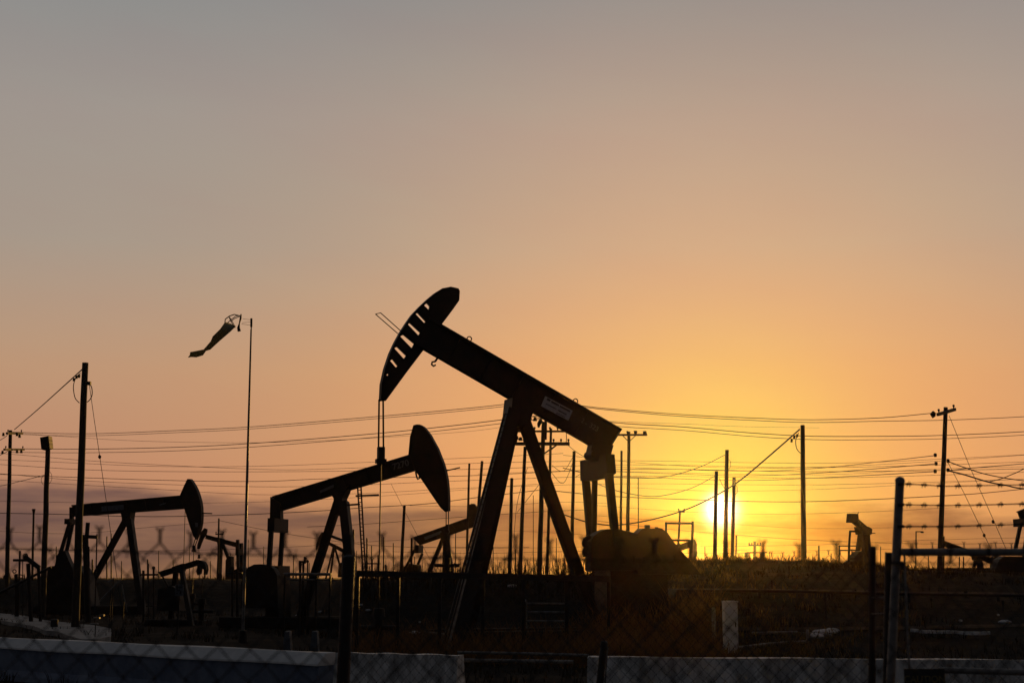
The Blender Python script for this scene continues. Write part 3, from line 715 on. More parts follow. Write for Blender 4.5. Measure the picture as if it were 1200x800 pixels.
# street lamp, portal frames, far posts
def lamp_post():
    D = 150; o = thing('street_lamp', base_of(1073.5, D), 'thin far lamp post with a single short arm behind the gate', 'lamp post')
    MB().tube([P(1073.6, 622, D), to_ground(P(1073.6, 622, D), P(1073, 672, D))], .07, 8).build('post', STEEL, o)
    MB().bar(P(1073.6, 622.6, D), P(1081, 622.6, D), .1, .1).build('arm', STEEL, o)
    MB().bar(P(1079, 623.2, D), P(1082, 623.2, D), .16, .3).build('lamp_head', STEEL, o)
lamp_post()
def portal(pts, D, r, label, name='pipe_gantry'):
    o = thing(name, base_of(sum(p[0] for p in pts[0]) / 2, D), label, 'pipe frame')
    for k, (a, b) in enumerate(pts[:2]): MB().tube([P(*a, D), to_ground(P(*a, D), P(*b, D))], r, 8).build('post', STEEL, o)
    for a, b in pts[2:]: MB().tube([P(*a, D), P(*b, D)], r * .8, 8).build('rail', STEEL, o)
portal([((780.5, 611.5), (780.4, 660)), ((811.8, 610.5), (810.5, 660)), ((779.5, 612.6), (812.5, 613)), ((785, 632.4), (809, 632.8))], 92, .085, 'square pipe frame around a tilted post left of the sun')
pole((797, 597.5), (793.5, 660), 96, 2.6, 'slightly tilted post standing inside the pipe frame left of the sun', arms=[(599.3, 794.8, 802.5, 1.6)])
portal([((983.6, 639), (983.4, 668)), ((1004, 639), (1004, 668)), ((983.4, 639.3), (1004.2, 639.3)), ((983.4, 644.5), (1004.2, 644.5))], 110, .06, 'low thin pipe frame beside the end-on pumpjack')
FP = 'thin posts along the far horizon'
for (x, y0, y1, D, w, lab) in ((125.3, 628, 672, 170, 1.7, 'thin far post left of the left pumpjack leg, first of a pair'), (130.3, 625, 672, 170, 1.6, 'thin far post left of the left pumpjack leg, second of a pair'),
        (173, 655, 676, 200, 1.8, 'short far post between the left pumpjack and the low small pumpjack'), (108.3, 655, 676, 130, 2.2, 'stubby far post behind the tallest leaning pole'), (142.5, 657, 676, 220, 1.2, 'thin far post under the left pumpjack beam'),
        (203, 656, 676, 220, 1.2, 'hair-thin far post over the low small pumpjack'), (246.6, 657, 676, 200, 1.2, 'hair-thin far post between the two pumpjacks behind the left horsehead'), (291, 632, 664, 210, 1.0, 'hair-thin far post right of the windsock mast'),
        (414.3, 620, 668, 90, 2.2, 'stub post hugging the right leg of the numbered pumpjack'), (430, 630, 672, 140, 2.2, 'far post at the foot of the tall ladder'), (435.5, 639, 672, 150, 1.6, 'short far post right of the tall ladder'), (449.6, 629, 672, 130, 1.8, 'thin far post between the tall ladder and a plain pole'),
        (604, 643, 676, 130, 2.0, 'short post between two plain poles inside the big support legs'), (959.6, 639, 664, 120, 2.2, 'short dark post right of the straight lone pole'), (964.3, 653, 666, 120, 2.0, 'stubby post right of the straight lone pole'),
        (866, 653, 664, 200, 2.2, 'stubby post under the sun beside three close poles'), (1124.3, 652, 672, 80, 1.5, 'thin post behind the gate, first of a pair'), (1129.2, 652, 672, 80, 1.6, 'thin post behind the gate, second of a pair'),
        (813, 650, 668, 130, 1.4, 'hair-thin post beside the golden hazy pumpjack'), (625, 580, 668, 120, .9, 'hair-thin rod hanging between poles inside the big support legs')):
    pole((x, y0), (x, y1), D, w, lab, m=STEEL, name='pipe_post', group=FP)
for k, (x, y0, D, w) in enumerate(((66, 640, 190, 1.3), (186, 645, 190, 1.1), (222, 640, 210, 1.0), (270, 648, 190, 1.2), (309, 640, 200, 1.0), (344, 650, 180, 1.2), (418, 645, 170, 1.0), (461, 636, 150, 1.4), (486, 652, 150, 1.1),
        (534, 622, 150, 1.2), (578, 640, 160, 1.2), (652, 630, 150, 1.1), (661, 650, 150, 1.4), (703, 628, 140, 1.3), (748, 560, 140, 1.4), (826, 640, 170, 1.2), (902, 646, 190, 1.2), (925, 650, 180, 1.0), (974, 648, 150, 1.2), (1032, 640, 140, 1.2), (1088, 648, 150, 1.2), (1172, 642, 140, 1.3))):
    pole((x, y0), (x, 668), D, w, 'hair-thin distant post, one of many along the horizon', m=STEEL, name='pipe_post', group='hair-thin distant posts')
# valve trees and small machinery at the left
def valve_tree(px, D, segs, blobs, label, name='valve_tree'):
    o = thing(name, base_of(px, D), label, 'valve tree')
    st = MB()
    for (x0, y0, x1, y1, w) in segs:
        a, b = P(x0, y0, D), P(x1, y1, D)
        if y1 >= 668: b = to_ground(a, b)
        st.tube([a, b], M(w, D) / 2, 8)
    st.build('pipework', STEEL, o)
    for (x, y, r) in blobs: MB().ring(P(x, y, D - .1), (0, 1, .2), M(r, D), M(r, D) * .3, 12).build('hand_wheel', STEEL, o)
    return o
valve_tree(22, 70, [(23.4, 645, 22, 690, 2.4), (15.5, 656, 34, 656.2, 3), (26.6, 656, 26.6, 690, 1), (19, 672, 19, 690, 4), (34, 676, 34, 690, 3)], [(17, 669, 2), (24.5, 675, 2)], 'pipework with a T-shaped top near the lower left pole')
valve_tree(101, 66, [(103, 612, 101.5, 630, 5), (100, 628, 102, 690, 7), (94, 628, 114, 629, 4.2), (113.6, 625.5, 112, 690, 1.5), (103.5, 640, 104, 690, 3)], [(96, 632, 2), (98, 640, 2)], 'tall valve column with side arm right behind the tallest leaning pole')
valve_tree(356, 52, [(351.5, 656.5, 352, 690, 3), (350.5, 658, 362, 657.5, 2.2), (357.5, 652, 357, 660, 3), (355.5, 658, 355.2, 690, 2.6), (360.5, 655.5, 360.2, 690, 1.6), (362.3, 659, 362, 690, 1)], [(358, 654.5, 1.6), (352, 661, 1.6)], 'small cluster of pipes and valves between the numbered pumpjack and its gearbox')
valve_tree(36, 62, [(28.5, 651.5, 46, 665, 5.5), (33, 660, 34.5, 690, 5), (45, 662, 46, 690, 4), (60, 664, 52, 668, 3)], [(30, 651, 2.4)], 'stubby angled pipework at the foot of the two left poles', 'pipe_manifold')
# windsock
def windsock():
    D = 45; base = to_ground(P(294.3, 374, D), P(285.5, 708, D), 0)
    o = thing('windsock', base, 'ragged windsock drooping from a tall thin mast in the left sky', 'windsock')
    a = P(294.3, 386, D)
    MB().tube([base - Vector((0, 0, .2)), base.lerp(a, .5), a], [.05, .042, .026], 10).build('mast', STEEL_LT, o)
    MB().tube([P(294.5, 383, D), P(294.6, 373, D)], .036, 10).build('swivel', STEEL, o)
    MB().tube([base - Vector((0, 0, .1)), base + Vector((0, 0, .35))], [.16, .12], 10).build('footing', STEEL, o)
    w = MB()
    for (x0, y0), (x1, y1) in (((293.3, 374.5), (284.5, 373.5)), ((293.3, 377.3), (283.8, 378)), ((293.3, 381), (283, 379.5))): w.tube([P(x0, y0, D), P(x1, y1, D)], .006, 5)
    w.build('tether', WIRE, o); MB().tube([P(294.35, 387, D), P(294.5, 381, D)], .02, 8).build('neck', STEEL, o)
    # wire cage of the mouth
    c = MB(); ax = (P(266, 381, D) - P(282, 372.5, D)).normalized()
    m_c = P(281.2, 374.2, D); upv = Vector((0, 0, 1)); s1 = ax.cross(Vector((0, 1, 0))).normalized(); s2 = ax.cross(s1)
    c.tube([P(x, y, D) for x, y in ((263.5, 379), (264, 374), (269, 370.2), (274.5, 368.4), (281, 370))], .018, 6)
    c.tube([P(x, y, D - .25) for x, y in ((266.5, 378.5), (270, 375), (276, 370.5), (281, 369.6))], .014, 6)
    c.tube([P(x, y, D + .2) for x, y in ((270, 377), (275, 373), (281.5, 370.5))], .014, 6)
    c.tube([P(x, y, D - .1) for x, y in ((282.5, 368), (282, 373), (280.5, 379), (279.5, 384), (280.4, 388))], [.02, .035, .02, .05, .06], 6)
    c.ring(P(272, 377.5, D), ax, .2, .012, 16)
    c.build('hoop_frame', WIRE, o)
    cl = MB(); secs = [(263.5, 377.5, 276, 381.8, .20), (257.5, 386, 270, 388, .19), (249.5, 394.5, 260.5, 396.5, .15), (247, 400, 255.5, 401.5, .10), (241, 407, 246.5, 409.5, .06), (238.5, 409.3, 241.5, 411, .03),
              (230, 411, 237.5, 416, .10), (223, 412.5, 230, 418.5, .08), (222.4, 416, 224, 418.4, .03), (220.3, 418.5, 220.7, 418.9, .005)]
    n = 12; rings = []
    for i, (x0, y0, x1, y1, dp) in enumerate(secs):
        a_, b_ = P(x0, y0, D), P(x1, y1, D); cc = (a_ + b_) / 2; h = (b_ - a_) / 2; ring = []
        for k in range(n):
            t = 2 * math.pi * k / n; wv = 1 + .10 * math.sin(3 * t + i * 1.3)
            ring.append(cc + h * math.cos(t) * wv + Vector((0, 1, 0)) * dp * math.sin(t) * wv)
        rings.append(ring)
    vs = [p for r in rings for p in r]; fs = [(i * n + k, i * n + (k + 1) % n, (i + 1) * n + (k + 1) % n, (i + 1) * n + k) for i in range(len(rings) - 1) for k in range(n)]
    cl.add(vs, fs); cl.build('sock', FABRIC, o, smooth=True)
windsock()

# ------------------------------------------------------------------ wires
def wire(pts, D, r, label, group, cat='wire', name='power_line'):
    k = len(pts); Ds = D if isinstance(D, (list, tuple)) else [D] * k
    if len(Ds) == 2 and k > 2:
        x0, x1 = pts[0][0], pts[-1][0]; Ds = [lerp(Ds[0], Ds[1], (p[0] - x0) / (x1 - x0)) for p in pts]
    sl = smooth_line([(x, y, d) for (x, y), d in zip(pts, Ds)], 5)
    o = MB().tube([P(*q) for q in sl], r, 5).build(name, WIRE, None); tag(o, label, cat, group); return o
G1, L1 = 'high line wires', 'high power line wire meeting the big pumpjack beam at its pivot'
up = lambda pts, dy: [(x, y + dy) for x, y in pts]
left_hi = [(12, 506), (100, 508), (200, 504.5), (300, 499.5), (444, 487.6), (540, 479), (596, 473), (639, 467.5)]
left_lo = [(12, 525.5), (100, 526), (200, 524), (300, 519), (444, 507.5), (540, 497.5), (590, 491.5), (639, 486)]
right_hi = [(641, 468), (688, 476), (740, 481), (800, 485.6), (880, 489.5), (950, 491.6), (1030, 489.5), (1092, 484)]
right_lo = [(641, 484), (720, 495), (800, 500), (880, 507), (950, 510.8), (1030, 511), (1100, 510), (1200, 505.5), (1280, 498)]
wire(left_hi, (90, 65), .017, 'upper wire of the topmost pair left of the big pumpjack', G1)
wire(up(left_hi, 2.4), (91, 66), .014, 'lower wire of the topmost pair left of the big pumpjack', G1)
wire(left_lo, (90, 65), .020, 'upper wire of the second pair left of the big pumpjack', G1)
wire(up(left_lo, 4.2), (91, 66), .016, 'lower wire of the second pair left of the big pumpjack', G1)
wire([(20, 507), (100, 513), (180, 517), (300, 518.4), (420, 514), (540, 506), (590, 500)], (90, 95), .010, 'faint wire between the two pairs left of the big pumpjack', G1)
wire(right_hi, (65, 60), .016, 'upper wire of the topmost pair ending at the tilted crossarm pole', G1)
wire([(x, y + 1.0 + max(0, (x - 641) / 140)) for x, y in right_hi[:-1]] + [(1110, 492), (1200, 488), (1280, 482)], (65, 72), .016, 'lower wire of the topmost pair running past the tilted crossarm pole', G1)
wire(right_lo, (65, 70), .018, 'upper wire of the second pair right of the big pumpjack', G1)
wire(up(right_lo, 4.0), (66, 71), .014, 'lower wire of the second pair right of the big pumpjack', G1)
wire([(641, 489), (728, 494), (800, 496.5), (870, 499.6), (960, 501)], (65, 120), .010, 'faint wire between the two pairs right of the big pumpjack', G1)
wire([(-60, 545), (0, 515.5), (9, 508)], (80, 90), .02, 'short wire rising to the left crossarm pole, upper one at the left edge', 'wires leaving at the left edge')
wire([(-60, 556), (0, 533), (9, 527.5)], (80, 90), .02, 'short wire rising to the left crossarm pole, lower one at the left edge', 'wires leaving at the left edge')
wire([(-40, 572), (0, 569), (24, 563.5), (52, 556.5)], (95, 75), .018, 'wire rising to the pole with a box on top at the left edge', 'wires leaving at the left edge')
wire([(96.5, 432.5), (75, 452), (45, 479), (17, 503)], (55, 90), .026, 'thick wire sloping from the tallest left pole down to the left crossarm pole', 'sloping wires at the left poles')
def guy(pts, D, bob, label):
    o = thing('guy_wire', to_ground(P(*pts[-2], D), P(*pts[-1], D), 0), label, 'guy wire', 'guy wires beside leaning poles')
    a = [P(x, y, D) for x, y in pts]; a[-1] = to_ground(a[-2], a[-1], .1)
    MB().tube(a, .012, 5).build('cable', WIRE, o)
    for x, y in bob: MB().tube([P(x - .3, y - 2.2, D), P(x, y, D), P(x + .3, y + 2.2, D)], [.03, .07, .03], 8).build('strain_insulator', CERAMIC, o)
guy([(104.5, 449), (110.5, 492), (117, 535), (125, 590), (132, 640)], 55, [(116.8, 535)], 'guy wire hanging right of the tallest left pole')
guy([(1112.3, 487), (1137, 548), (1164.6, 610), (1182, 650)], 60, [(1163.8, 611)], 'upper guy wire sloping right from the tilted crossarm pole')
guy([(1110, 540), (1130, 578), (1152, 624), (1165, 650)], 60, [(1153.4, 627)], 'lower guy wire sloping right from the tilted crossarm pole')
guy([(458, 566), (471, 592), (488, 625), (500, 648)], 95, [], 'thin guy wire right of the plain pole near the small distant pumpjack')
G2 = 'thin wires low across the whole sky'
for k, (pts, D, r) in enumerate((
        ([(-60, 526), (15, 532), (125, 541), (300, 549.5), (390, 549), (540, 543), (650, 540.5), (740, 539.5), (960, 542.6), (1096, 538), (1280, 528)], 150, .016),
        ([(-60, 540), (17, 545), (125, 551), (300, 552.5), (540, 549.8), (740, 544.3), (960, 547.6), (1200, 541), (1280, 536)], 150, .018),
        ([(-60, 552), (0, 555.5), (175, 562), (300, 563.8), (386, 560.5), (540, 557.5), (740, 549.4), (960, 552.4), (1200, 549), (1280, 546)], 140, .022),
        ([(-60, 549), (15, 556), (125, 564.5), (300, 570), (420, 568), (540, 563), (740, 557.5), (960, 559.8), (1200, 553), (1280, 550)], 145, .016),
        ([(-60, 558), (62, 566), (175, 572.4), (300, 579.2), (420, 578), (560, 571), (740, 566.5), (960, 567.8), (1200, 561), (1280, 558)], 150, .014),
        ([(-60, 600), (60, 602), (180, 605), (300, 602), (376, 598.2), (428, 594.4), (500, 590), (560, 582.5), (640, 573)], 120, .022),
        ([(641, 574), (720, 581.4), (820, 585.4), (865, 587), (960, 587.2), (1117, 580), (1200, 572.6), (1280, 563)], 120, .024),
        ([(700, 610), (787, 620), (870, 627), (960, 633), (1100, 637), (1280, 634)], 160, .017),
        ([(690, 603), (780, 610), (860, 614), (960, 619), (1100, 616), (1280, 607)], 170, .011),
        ([(360, 617), (424, 614), (520, 607), (640, 599), (700, 597)], 150, .018),
        ([(257, 609.5), (300, 618.5), (360, 629), (430, 638), (500, 641), (620, 641)], 125, .014),
        ([(-40, 620), (80, 625), (180, 617), (256, 611)], 125, .011),
        ([(460, 646), (560, 648), (690, 645.5), (800, 648), (950, 647)], 180, .018),
        ([(460, 640), (580, 642), (700, 640)], 180, .012),
        ([(480, 592), (560, 593), (660, 588), (720, 590)], 130, .011),
        ([(820, 640), (960, 638), (1100, 632), (1280, 628)], 170, .013),
        ([(-60, 536), (40, 540), (180, 546), (300, 546), (440, 541), (600, 534), (660, 531)], 110, .011),
        ([(660, 533), (760, 543), (860, 548), (960, 547), (1100, 540), (1280, 527)], 110, .011),
        ([(-60, 585), (120, 589), (300, 588), (460, 580), (600, 569), (660, 565)], 140, .011),
        ([(-60, 640), (60, 644), (180, 645), (330, 641), (440, 634), (560, 628)], 150, .013),
        ([(700, 592), (800, 599), (900, 602), (1000, 600), (1120, 594), (1280, 583)], 150, .011),
        ([(560, 620), (680, 626), (790, 640), (900, 645), (1040, 643), (1280, 640)], 190, .013),
        ([(560, 555), (620, 553), (690, 551), (760, 553), (960, 556), (1100, 549), (1280, 545)], 135, .012),
        ([(740, 571), (840, 575), (960, 573), (1096, 566), (1280, 557)], 135, .011))):
    wire(pts, D, r * 1.3, 'thin dark wire, one of many crossing the lower sky almost level', G2)
G3 = 'sagging service cables near the sun'
wire([(851, 532), (820, 547), (782, 558), (745, 559.7), (700, 557), (660, 548)], (105, 80), .026, 'sagging cable to the tallest pole in front of the sun', G3)
wire([(838.5, 557), (812, 571), (782, 579.5), (757, 581), (720, 574), (690, 562)], (105, 90), .026, 'sagging cable to the leftmost pole in front of the sun', G3)
wire([(655, 600.5), (687, 611), (717, 615), (742, 612.7), (770, 607), (802, 597.5), (832, 584), (864, 565), (898, 537), (937, 503)], (85, 60), .034, 'thick cable sweeping up right to the straight lone pole', G3)
wire([(843, 560), (846, 567), (849, 572)], 105, .02, 'short slack cable between two poles just above the sun', G3)
wire([(1110, 540), (1130, 547.5), (1158, 556), (1200, 563), (1280, 570)], (60, 72), .024, 'upper of two heavy cables leaving the tilted crossarm pole to the right', G3)
wire([(1110, 551), (1130, 556), (1158, 564.5), (1180, 568.6), (1200, 572.4), (1280, 579)], (60, 70), .034, 'lower of two heavy cables leaving the tilted crossarm pole to the right', G3)
wire([(1158, 564.5), (1172, 561), (1186, 555.5), (1200, 549), (1280, 508)], (65, 66), .02, 'cable rising to the right edge from the heavy pair', G3)
wire([(1112, 551), (1140, 548), (1200, 543), (1280, 535)], (60, 90), .02, 'level wire from the tilted crossarm pole to the right edge', G3)
for k, (y0, y1, r) in enumerate(((549, 533.5, .016), (554.5, 543.2, .018), (560, 552.2, .018))):
    wire([(700, y0 - 3), (860, y0 + 2.5), (950, y0), (1020, lerp(y0, y1, .45)), (1096, y1)], (120, 60), r, ('upper', 'middle', 'lower')[k] + ' of three wires landing on the tilted crossarm pole from the left', G3)
for a, b, c, lab in (((664, 520), (675, 529), (690, 538), 'short slack wire right of the two wide crossarms, nearest the big beam'), ((647, 545), (660, 552), (671.5, 535), 'slack wire dipping between the crossarm pole and its right neighbour, upper'),
                  ((646, 553), (660, 566), (671.5, 541), 'slack wire dipping between the crossarm pole and its right neighbour, lower'), ((618, 548), (606, 590), (602, 640), 'slack wire hanging between the two plain poles inside the big support legs'),
                  ((606, 600), (622, 580), (636, 562), 'slack wire rising to the crossarm pole inside the big support legs'), ((672, 560), (684, 553), (693, 548), 'short slack wire left of the big pumpjack equalizer')):
    wire([a, b, c], 80, .014, lab, 'slack wires inside and beside the big support legs')

# ------------------------------------------------------------------ chain-link fences
def chainlink(mb, a, b, ztop, zbot, pitch=.072, r=.0014, stub=.035):
    """a, b ground ends; diamonds of the given pitch, twisted selvage standing above the top knuckles"""
    a, b = Vector(a), Vector(b); d = (b - a); L = d.length; d.normalize(); n = Vector((-d.y, d.x, 0))
    half = pitch / 2; cols = int(L / half); rows = int((ztop - zbot) / half)
    for i in range(cols):
        pts = []
        for k in range(rows + 1):
            s = i * half + (half if ((k + i) % 2) else 0)
            z = ztop - k * half; p = a + d * s + n * (r * .9 * (1 if (k + i) % 2 else -1))
            pts.append(Vector((p.x, p.y, z + .004 * math.sin(i * 1.7 + k))))
        mb.tube(pts, r, 4, False)
        if i % 2: continue
        t = pts[0]                                    # twisted pair of ends
        mb.tube([t, t + Vector((0, 0, stub * .7)), t + Vector((0, 0, stub)) + d * .009], r * 1.15, 4, False)
        mb.tube([t + d * .0028, t + Vector((0, 0, stub * .7)) + d * .0024, t + Vector((0, 0, stub)) - d * .008], r * 1.15, 4, False)
def barbed(mb, pts, r=.0022, step=.13):
    sl = [Vector(p) for p in pts]; mb.tube(sl, r, 5, False)
    L = 0
    for p, q in zip(sl, sl[1:]):
        d = q - p; m_ = int(d.length / step)
        for i in range(m_):
            c = p + d * ((i + .5) / m_); u = d.normalized()
            for s_ in (1, -1):
                v = Vector((.25 * s_, .5, .9 * s_)).normalized() * .017
                mb.tube([c - v + u * .006 * s_, c + v + u * .006 * s_], r * .75, 4)
            mb.tube([c - u * .016, c + u * .016], r * 2.0, 5)
def near_fence():
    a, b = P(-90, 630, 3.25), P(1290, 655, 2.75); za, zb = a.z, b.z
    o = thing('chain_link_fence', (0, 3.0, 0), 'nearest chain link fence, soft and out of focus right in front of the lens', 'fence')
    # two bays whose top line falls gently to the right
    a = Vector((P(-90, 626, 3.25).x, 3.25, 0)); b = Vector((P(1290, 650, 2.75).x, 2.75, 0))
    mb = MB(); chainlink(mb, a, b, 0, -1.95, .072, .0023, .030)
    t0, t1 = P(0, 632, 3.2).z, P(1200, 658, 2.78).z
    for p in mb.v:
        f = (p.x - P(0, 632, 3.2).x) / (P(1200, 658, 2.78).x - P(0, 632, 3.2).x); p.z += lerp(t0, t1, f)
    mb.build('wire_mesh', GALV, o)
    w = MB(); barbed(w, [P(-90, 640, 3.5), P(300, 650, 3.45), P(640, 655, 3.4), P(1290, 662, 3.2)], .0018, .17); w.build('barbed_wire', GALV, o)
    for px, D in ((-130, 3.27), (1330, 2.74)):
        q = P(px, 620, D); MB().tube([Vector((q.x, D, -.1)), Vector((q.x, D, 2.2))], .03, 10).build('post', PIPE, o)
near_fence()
def far_fence():
    o = thing('chain_link_fence', base_of(713, 9.0), 'farther chain link fence in sharp focus with a thick black end post', 'fence')
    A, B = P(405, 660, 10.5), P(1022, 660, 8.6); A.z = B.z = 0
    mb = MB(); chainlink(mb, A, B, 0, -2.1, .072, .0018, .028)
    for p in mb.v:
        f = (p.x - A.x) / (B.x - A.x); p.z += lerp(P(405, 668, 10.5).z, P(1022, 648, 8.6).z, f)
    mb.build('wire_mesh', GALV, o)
    p = P(408.5, 655, 10.5); q = to_ground(p, P(402, 800, 10.5), .2)
    s = MB(); s.tube([q, p], .048, 14); s.tube([p, p + Vector((0, 0, .02)), p + Vector((0, 0, .035))], [.05, .045, .01], 14); s.build('post', DARKPIPE, o)
    p = P(1022.3, 642, 8.6); q = to_ground(p, P(1022, 800, 8.6), .2)
    s = MB(); s.tube([q, p], .022, 12); s.tube([p, p + Vector((0, 0, .012))], [.024, .012], 12); s.build('post', DARKPIPE, o)
far_fence()
def gate():
    D = 8.0; o = thing('pipe_gate', base_of(1050, D), 'pipe gate with three strands of barbed wire at the right', 'gate')
    p = P(1054.6, 563, D); q = to_ground(p, P(1043.5, 800, D), .2)
    s = MB(); s.tube([q, p], .0245, 14); c = p; s.tube([c - Vector((0, 0, .01)), c + Vector((0, 0, .006)), c + Vector((0, 0, .018)), c + Vector((0, 0, .024))], [.027, .027, .019, .004], 14); s.build('post', PIPE, o)
    p = P(1042.5, 647, D + .12); q = to_ground(p, P(1040, 800, D + .12), .2)
    MB().tube([q, p], .026, 14).build('post', DARKPIPE, o)
    x1 = P(1290, 650, D).x
    fr = MB(); zt = P(1120, 646.8, D).z; xa = P(1054, 646, D).x
    fr.tube([Vector((xa, D - .03, zt)), Vector((x1, D - .03, zt))], .0205, 12)
    fr.tube([P(1100, 784.6, D - .03), P(1290, 790, D - .03)], .0165, 12)
    for px in (1290,): fr.tube([Vector((x1, D - .03, .15)), Vector((x1, D - .03, zt))], .0175, 12)
    fr.tube([Vector((P(1058.5, 700, D).x, D - .06, .15)), Vector((P(1058.5, 700, D).x, D - .06, zt))], .006, 8)
    fr.tube([Vector((xa, D - .03, .15)), Vector((x1, D - .03, .15))], .0165, 12); fr.build('frame', PIPE, o)
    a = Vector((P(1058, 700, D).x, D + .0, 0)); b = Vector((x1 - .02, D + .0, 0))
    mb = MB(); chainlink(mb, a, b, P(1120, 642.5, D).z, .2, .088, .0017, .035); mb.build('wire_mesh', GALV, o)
    for y0, ym, y1 in ((566.5, 569.5, 567.5), (591, 592, 590), (616.5, 616.8, 613.5)):
        w = MB(); barbed(w, [P(1056, y0, D), P(1110, ym, D), P(1160, lerp(ym, y1, .5), D), P(1210, y1, D), P(1290, y1 - 2, D)], .0030, .085)
        w.build('barbed_wire', GALV, o)
    for y in (567, 591, 616.5): MB().tube([P(1052, y, D - .03), P(1059.5, y, D - .03)], .008, 8).build('wire_clip', DARKPIPE, o)
    MB().tube([P(1056, 661.5, D - .03), P(1060, 661.5, D - .03)], .02, 8).build('hinge', DARKPIPE, o)
    for y in (700, 719): MB().tube([P(1022, y, D + .3), P(1042, y, D + .12)], .006, 6).build('chain', DARKPIPE, o)
    for px in (1300,): MB().tube([Vector((P(px, 600, D).x, D, -.1)), Vector((P(px, 600, D).x, D, 2.5))], .022, 12).build('post', PIPE, o)
gate()
def caution_sign():
    D = 7.9; x0, x1 = P(1059.5, 790, D).x, P(1107, 790, D).x; zt = P(1083, 783, D).z; zb = zt - .30
    o = thing('caution_sign', ((x0 + x1) / 2, D, 0), 'small dark caution sign with faded yellow letters wired to the gate', 'sign'); o.location.z = zb
    MB().box(((x0 + x1) / 2, D, (zt + zb) / 2), x1 - x0, .004, zt - zb).build('board', SIGN_DK, o)
    text_part('CAUTION', .050, YELLOW, o, ((x0 + x1) / 2, D - .004, P(1083, 795.5, D).z), (1, 0, 0), (0, 0, 1), 'lettering', .001, .001)
caution_sign()

# ------------------------------------------------------------------ barriers, pipes and things on the ground
def sweep(mb, p, q, full, K=14):
    d = (q - p).normalized(); n = Vector((-d.y, d.x, 0)); vs = []
    for i in range(K + 1):
        c = p.lerp(q, i / K)
        for w, z in full: vs.append(c + n * (w + .005 * math.sin(i * 2.1 + z * 9)) + Vector((0, 0, z + .008 * math.sin(i * 1.3 + w * 7))))
    k = len(full); fs = [(i * k + j, i * k + (j + 1) % k, (i + 1) * k + (j + 1) % k, (i + 1) * k + j) for i in range(K) for j in range(k)]
    fs += [tuple(range(k))[::-1], tuple(range(K * k, (K + 1) * k))]
    return mb.add(vs, fs)
BARRIERS = 'concrete barriers along the lot edge'
def barrier(p, q, prof, label, m=None):
    full = [(-w, z) for w, z in prof] + [(w, z) for w, z in reversed(prof)]
    o = sweep(MB(), p, q, full).build('concrete_barrier', m or STAINED, None); tag(o, label, 'barrier', BARRIERS); return o
def capped_barrier(p, q, label):
    o = thing('concrete_barrier', p, label, 'barrier', BARRIERS)
    lo = [(.36, -.1), (.33, .10), (.27, .20), (.27, .598)]; hi = [(.31, .60), (.30, .63), (.10, .80)]
    sweep(MB(), p, q, [(-w, z) for w, z in lo] + [(w, z) for w, z in reversed(lo)]).build('body', BLUEBODY, o)
    sweep(MB(), p, q, [(-w, z) for w, z in hi] + [(w, z) for w, z in reversed(hi)]).build('cap', CONC, o)
KR = [(.30, -.1), (.30, .08), (.18, .33), (.11, .81)]
STAINED = mat('stained_concrete', (.22, .21, .20), (.80, .78, .75), 5.0, .6, bump=.35, stretch=(1, 1, .35), spec=.6)
def at_row(px, z, py):                              # point at height z seen in row py
    r = ray(px, py); return Vector((0, 0, EYE)) + r * ((z - EYE) / r.z)
g = lambda v: Vector((v.x, v.y, 0))
capped_barrier(g(at_row(-60, .8, 743.5)), g(at_row(388, .8, 764)), 'bluish concrete barrier with a pale sloping cap at lower left')
barrier(g(at_row(397, .8, 764.6)), g(at_row(540, .8, 767.8)), KR, 'short grey concrete barrier right of the thick black fence post')
barrier(g(at_row(689, .8, 769.5)), g(at_row(1270, .8, 774)), KR, 'long grey concrete barrier across the lower right')
def ground_pipe(pts, D, r, label, m=PIPE, name='pipeline', group='pipes lying near the barriers'):
    o = MB().tube([P(x, y, d) for (x, y), d in zip(pts, D if isinstance(D, (list, tuple)) else [D] * len(pts))], r, 10).build(name, m, None, smooth=True)
    tag(o, label, 'pipe', group); return o
ground_pipe([(536, 764), (600, 765), (660, 766.5), (690, 767.5)], 28, .03, 'upper thin pipe closing the gap between the two grey barriers', STEEL_LT)
ground_pipe([(538, 773), (600, 774), (672, 775)], 23, .03, 'lower thin pipe closing the gap between the two grey barriers', STEEL_LT)
def bollard():
    D = 20.2; p = P(708, 752.5, D); q = to_ground(p, P(703, 800, D), .2); mb = MB(); mb.tube([q, p], .052, 14); mb.tube([p, p + Vector((0, 0, .015)), p + Vector((0, 0, .025))], [.052, .045, .02], 14)
    tag(mb.build('bollard', DARKPIPE), 'black steel bollard at the end of the long grey barrier', 'bollard')
    D = 20.6; p = P(712, 757, D); mb = MB().tube([to_ground(p, P(709, 800, D), .2), p], .012, 8); tag(mb.build('marker_stake', STEEL_LT), 'thin pale stake beside the black bollard', 'stake')
bollard()
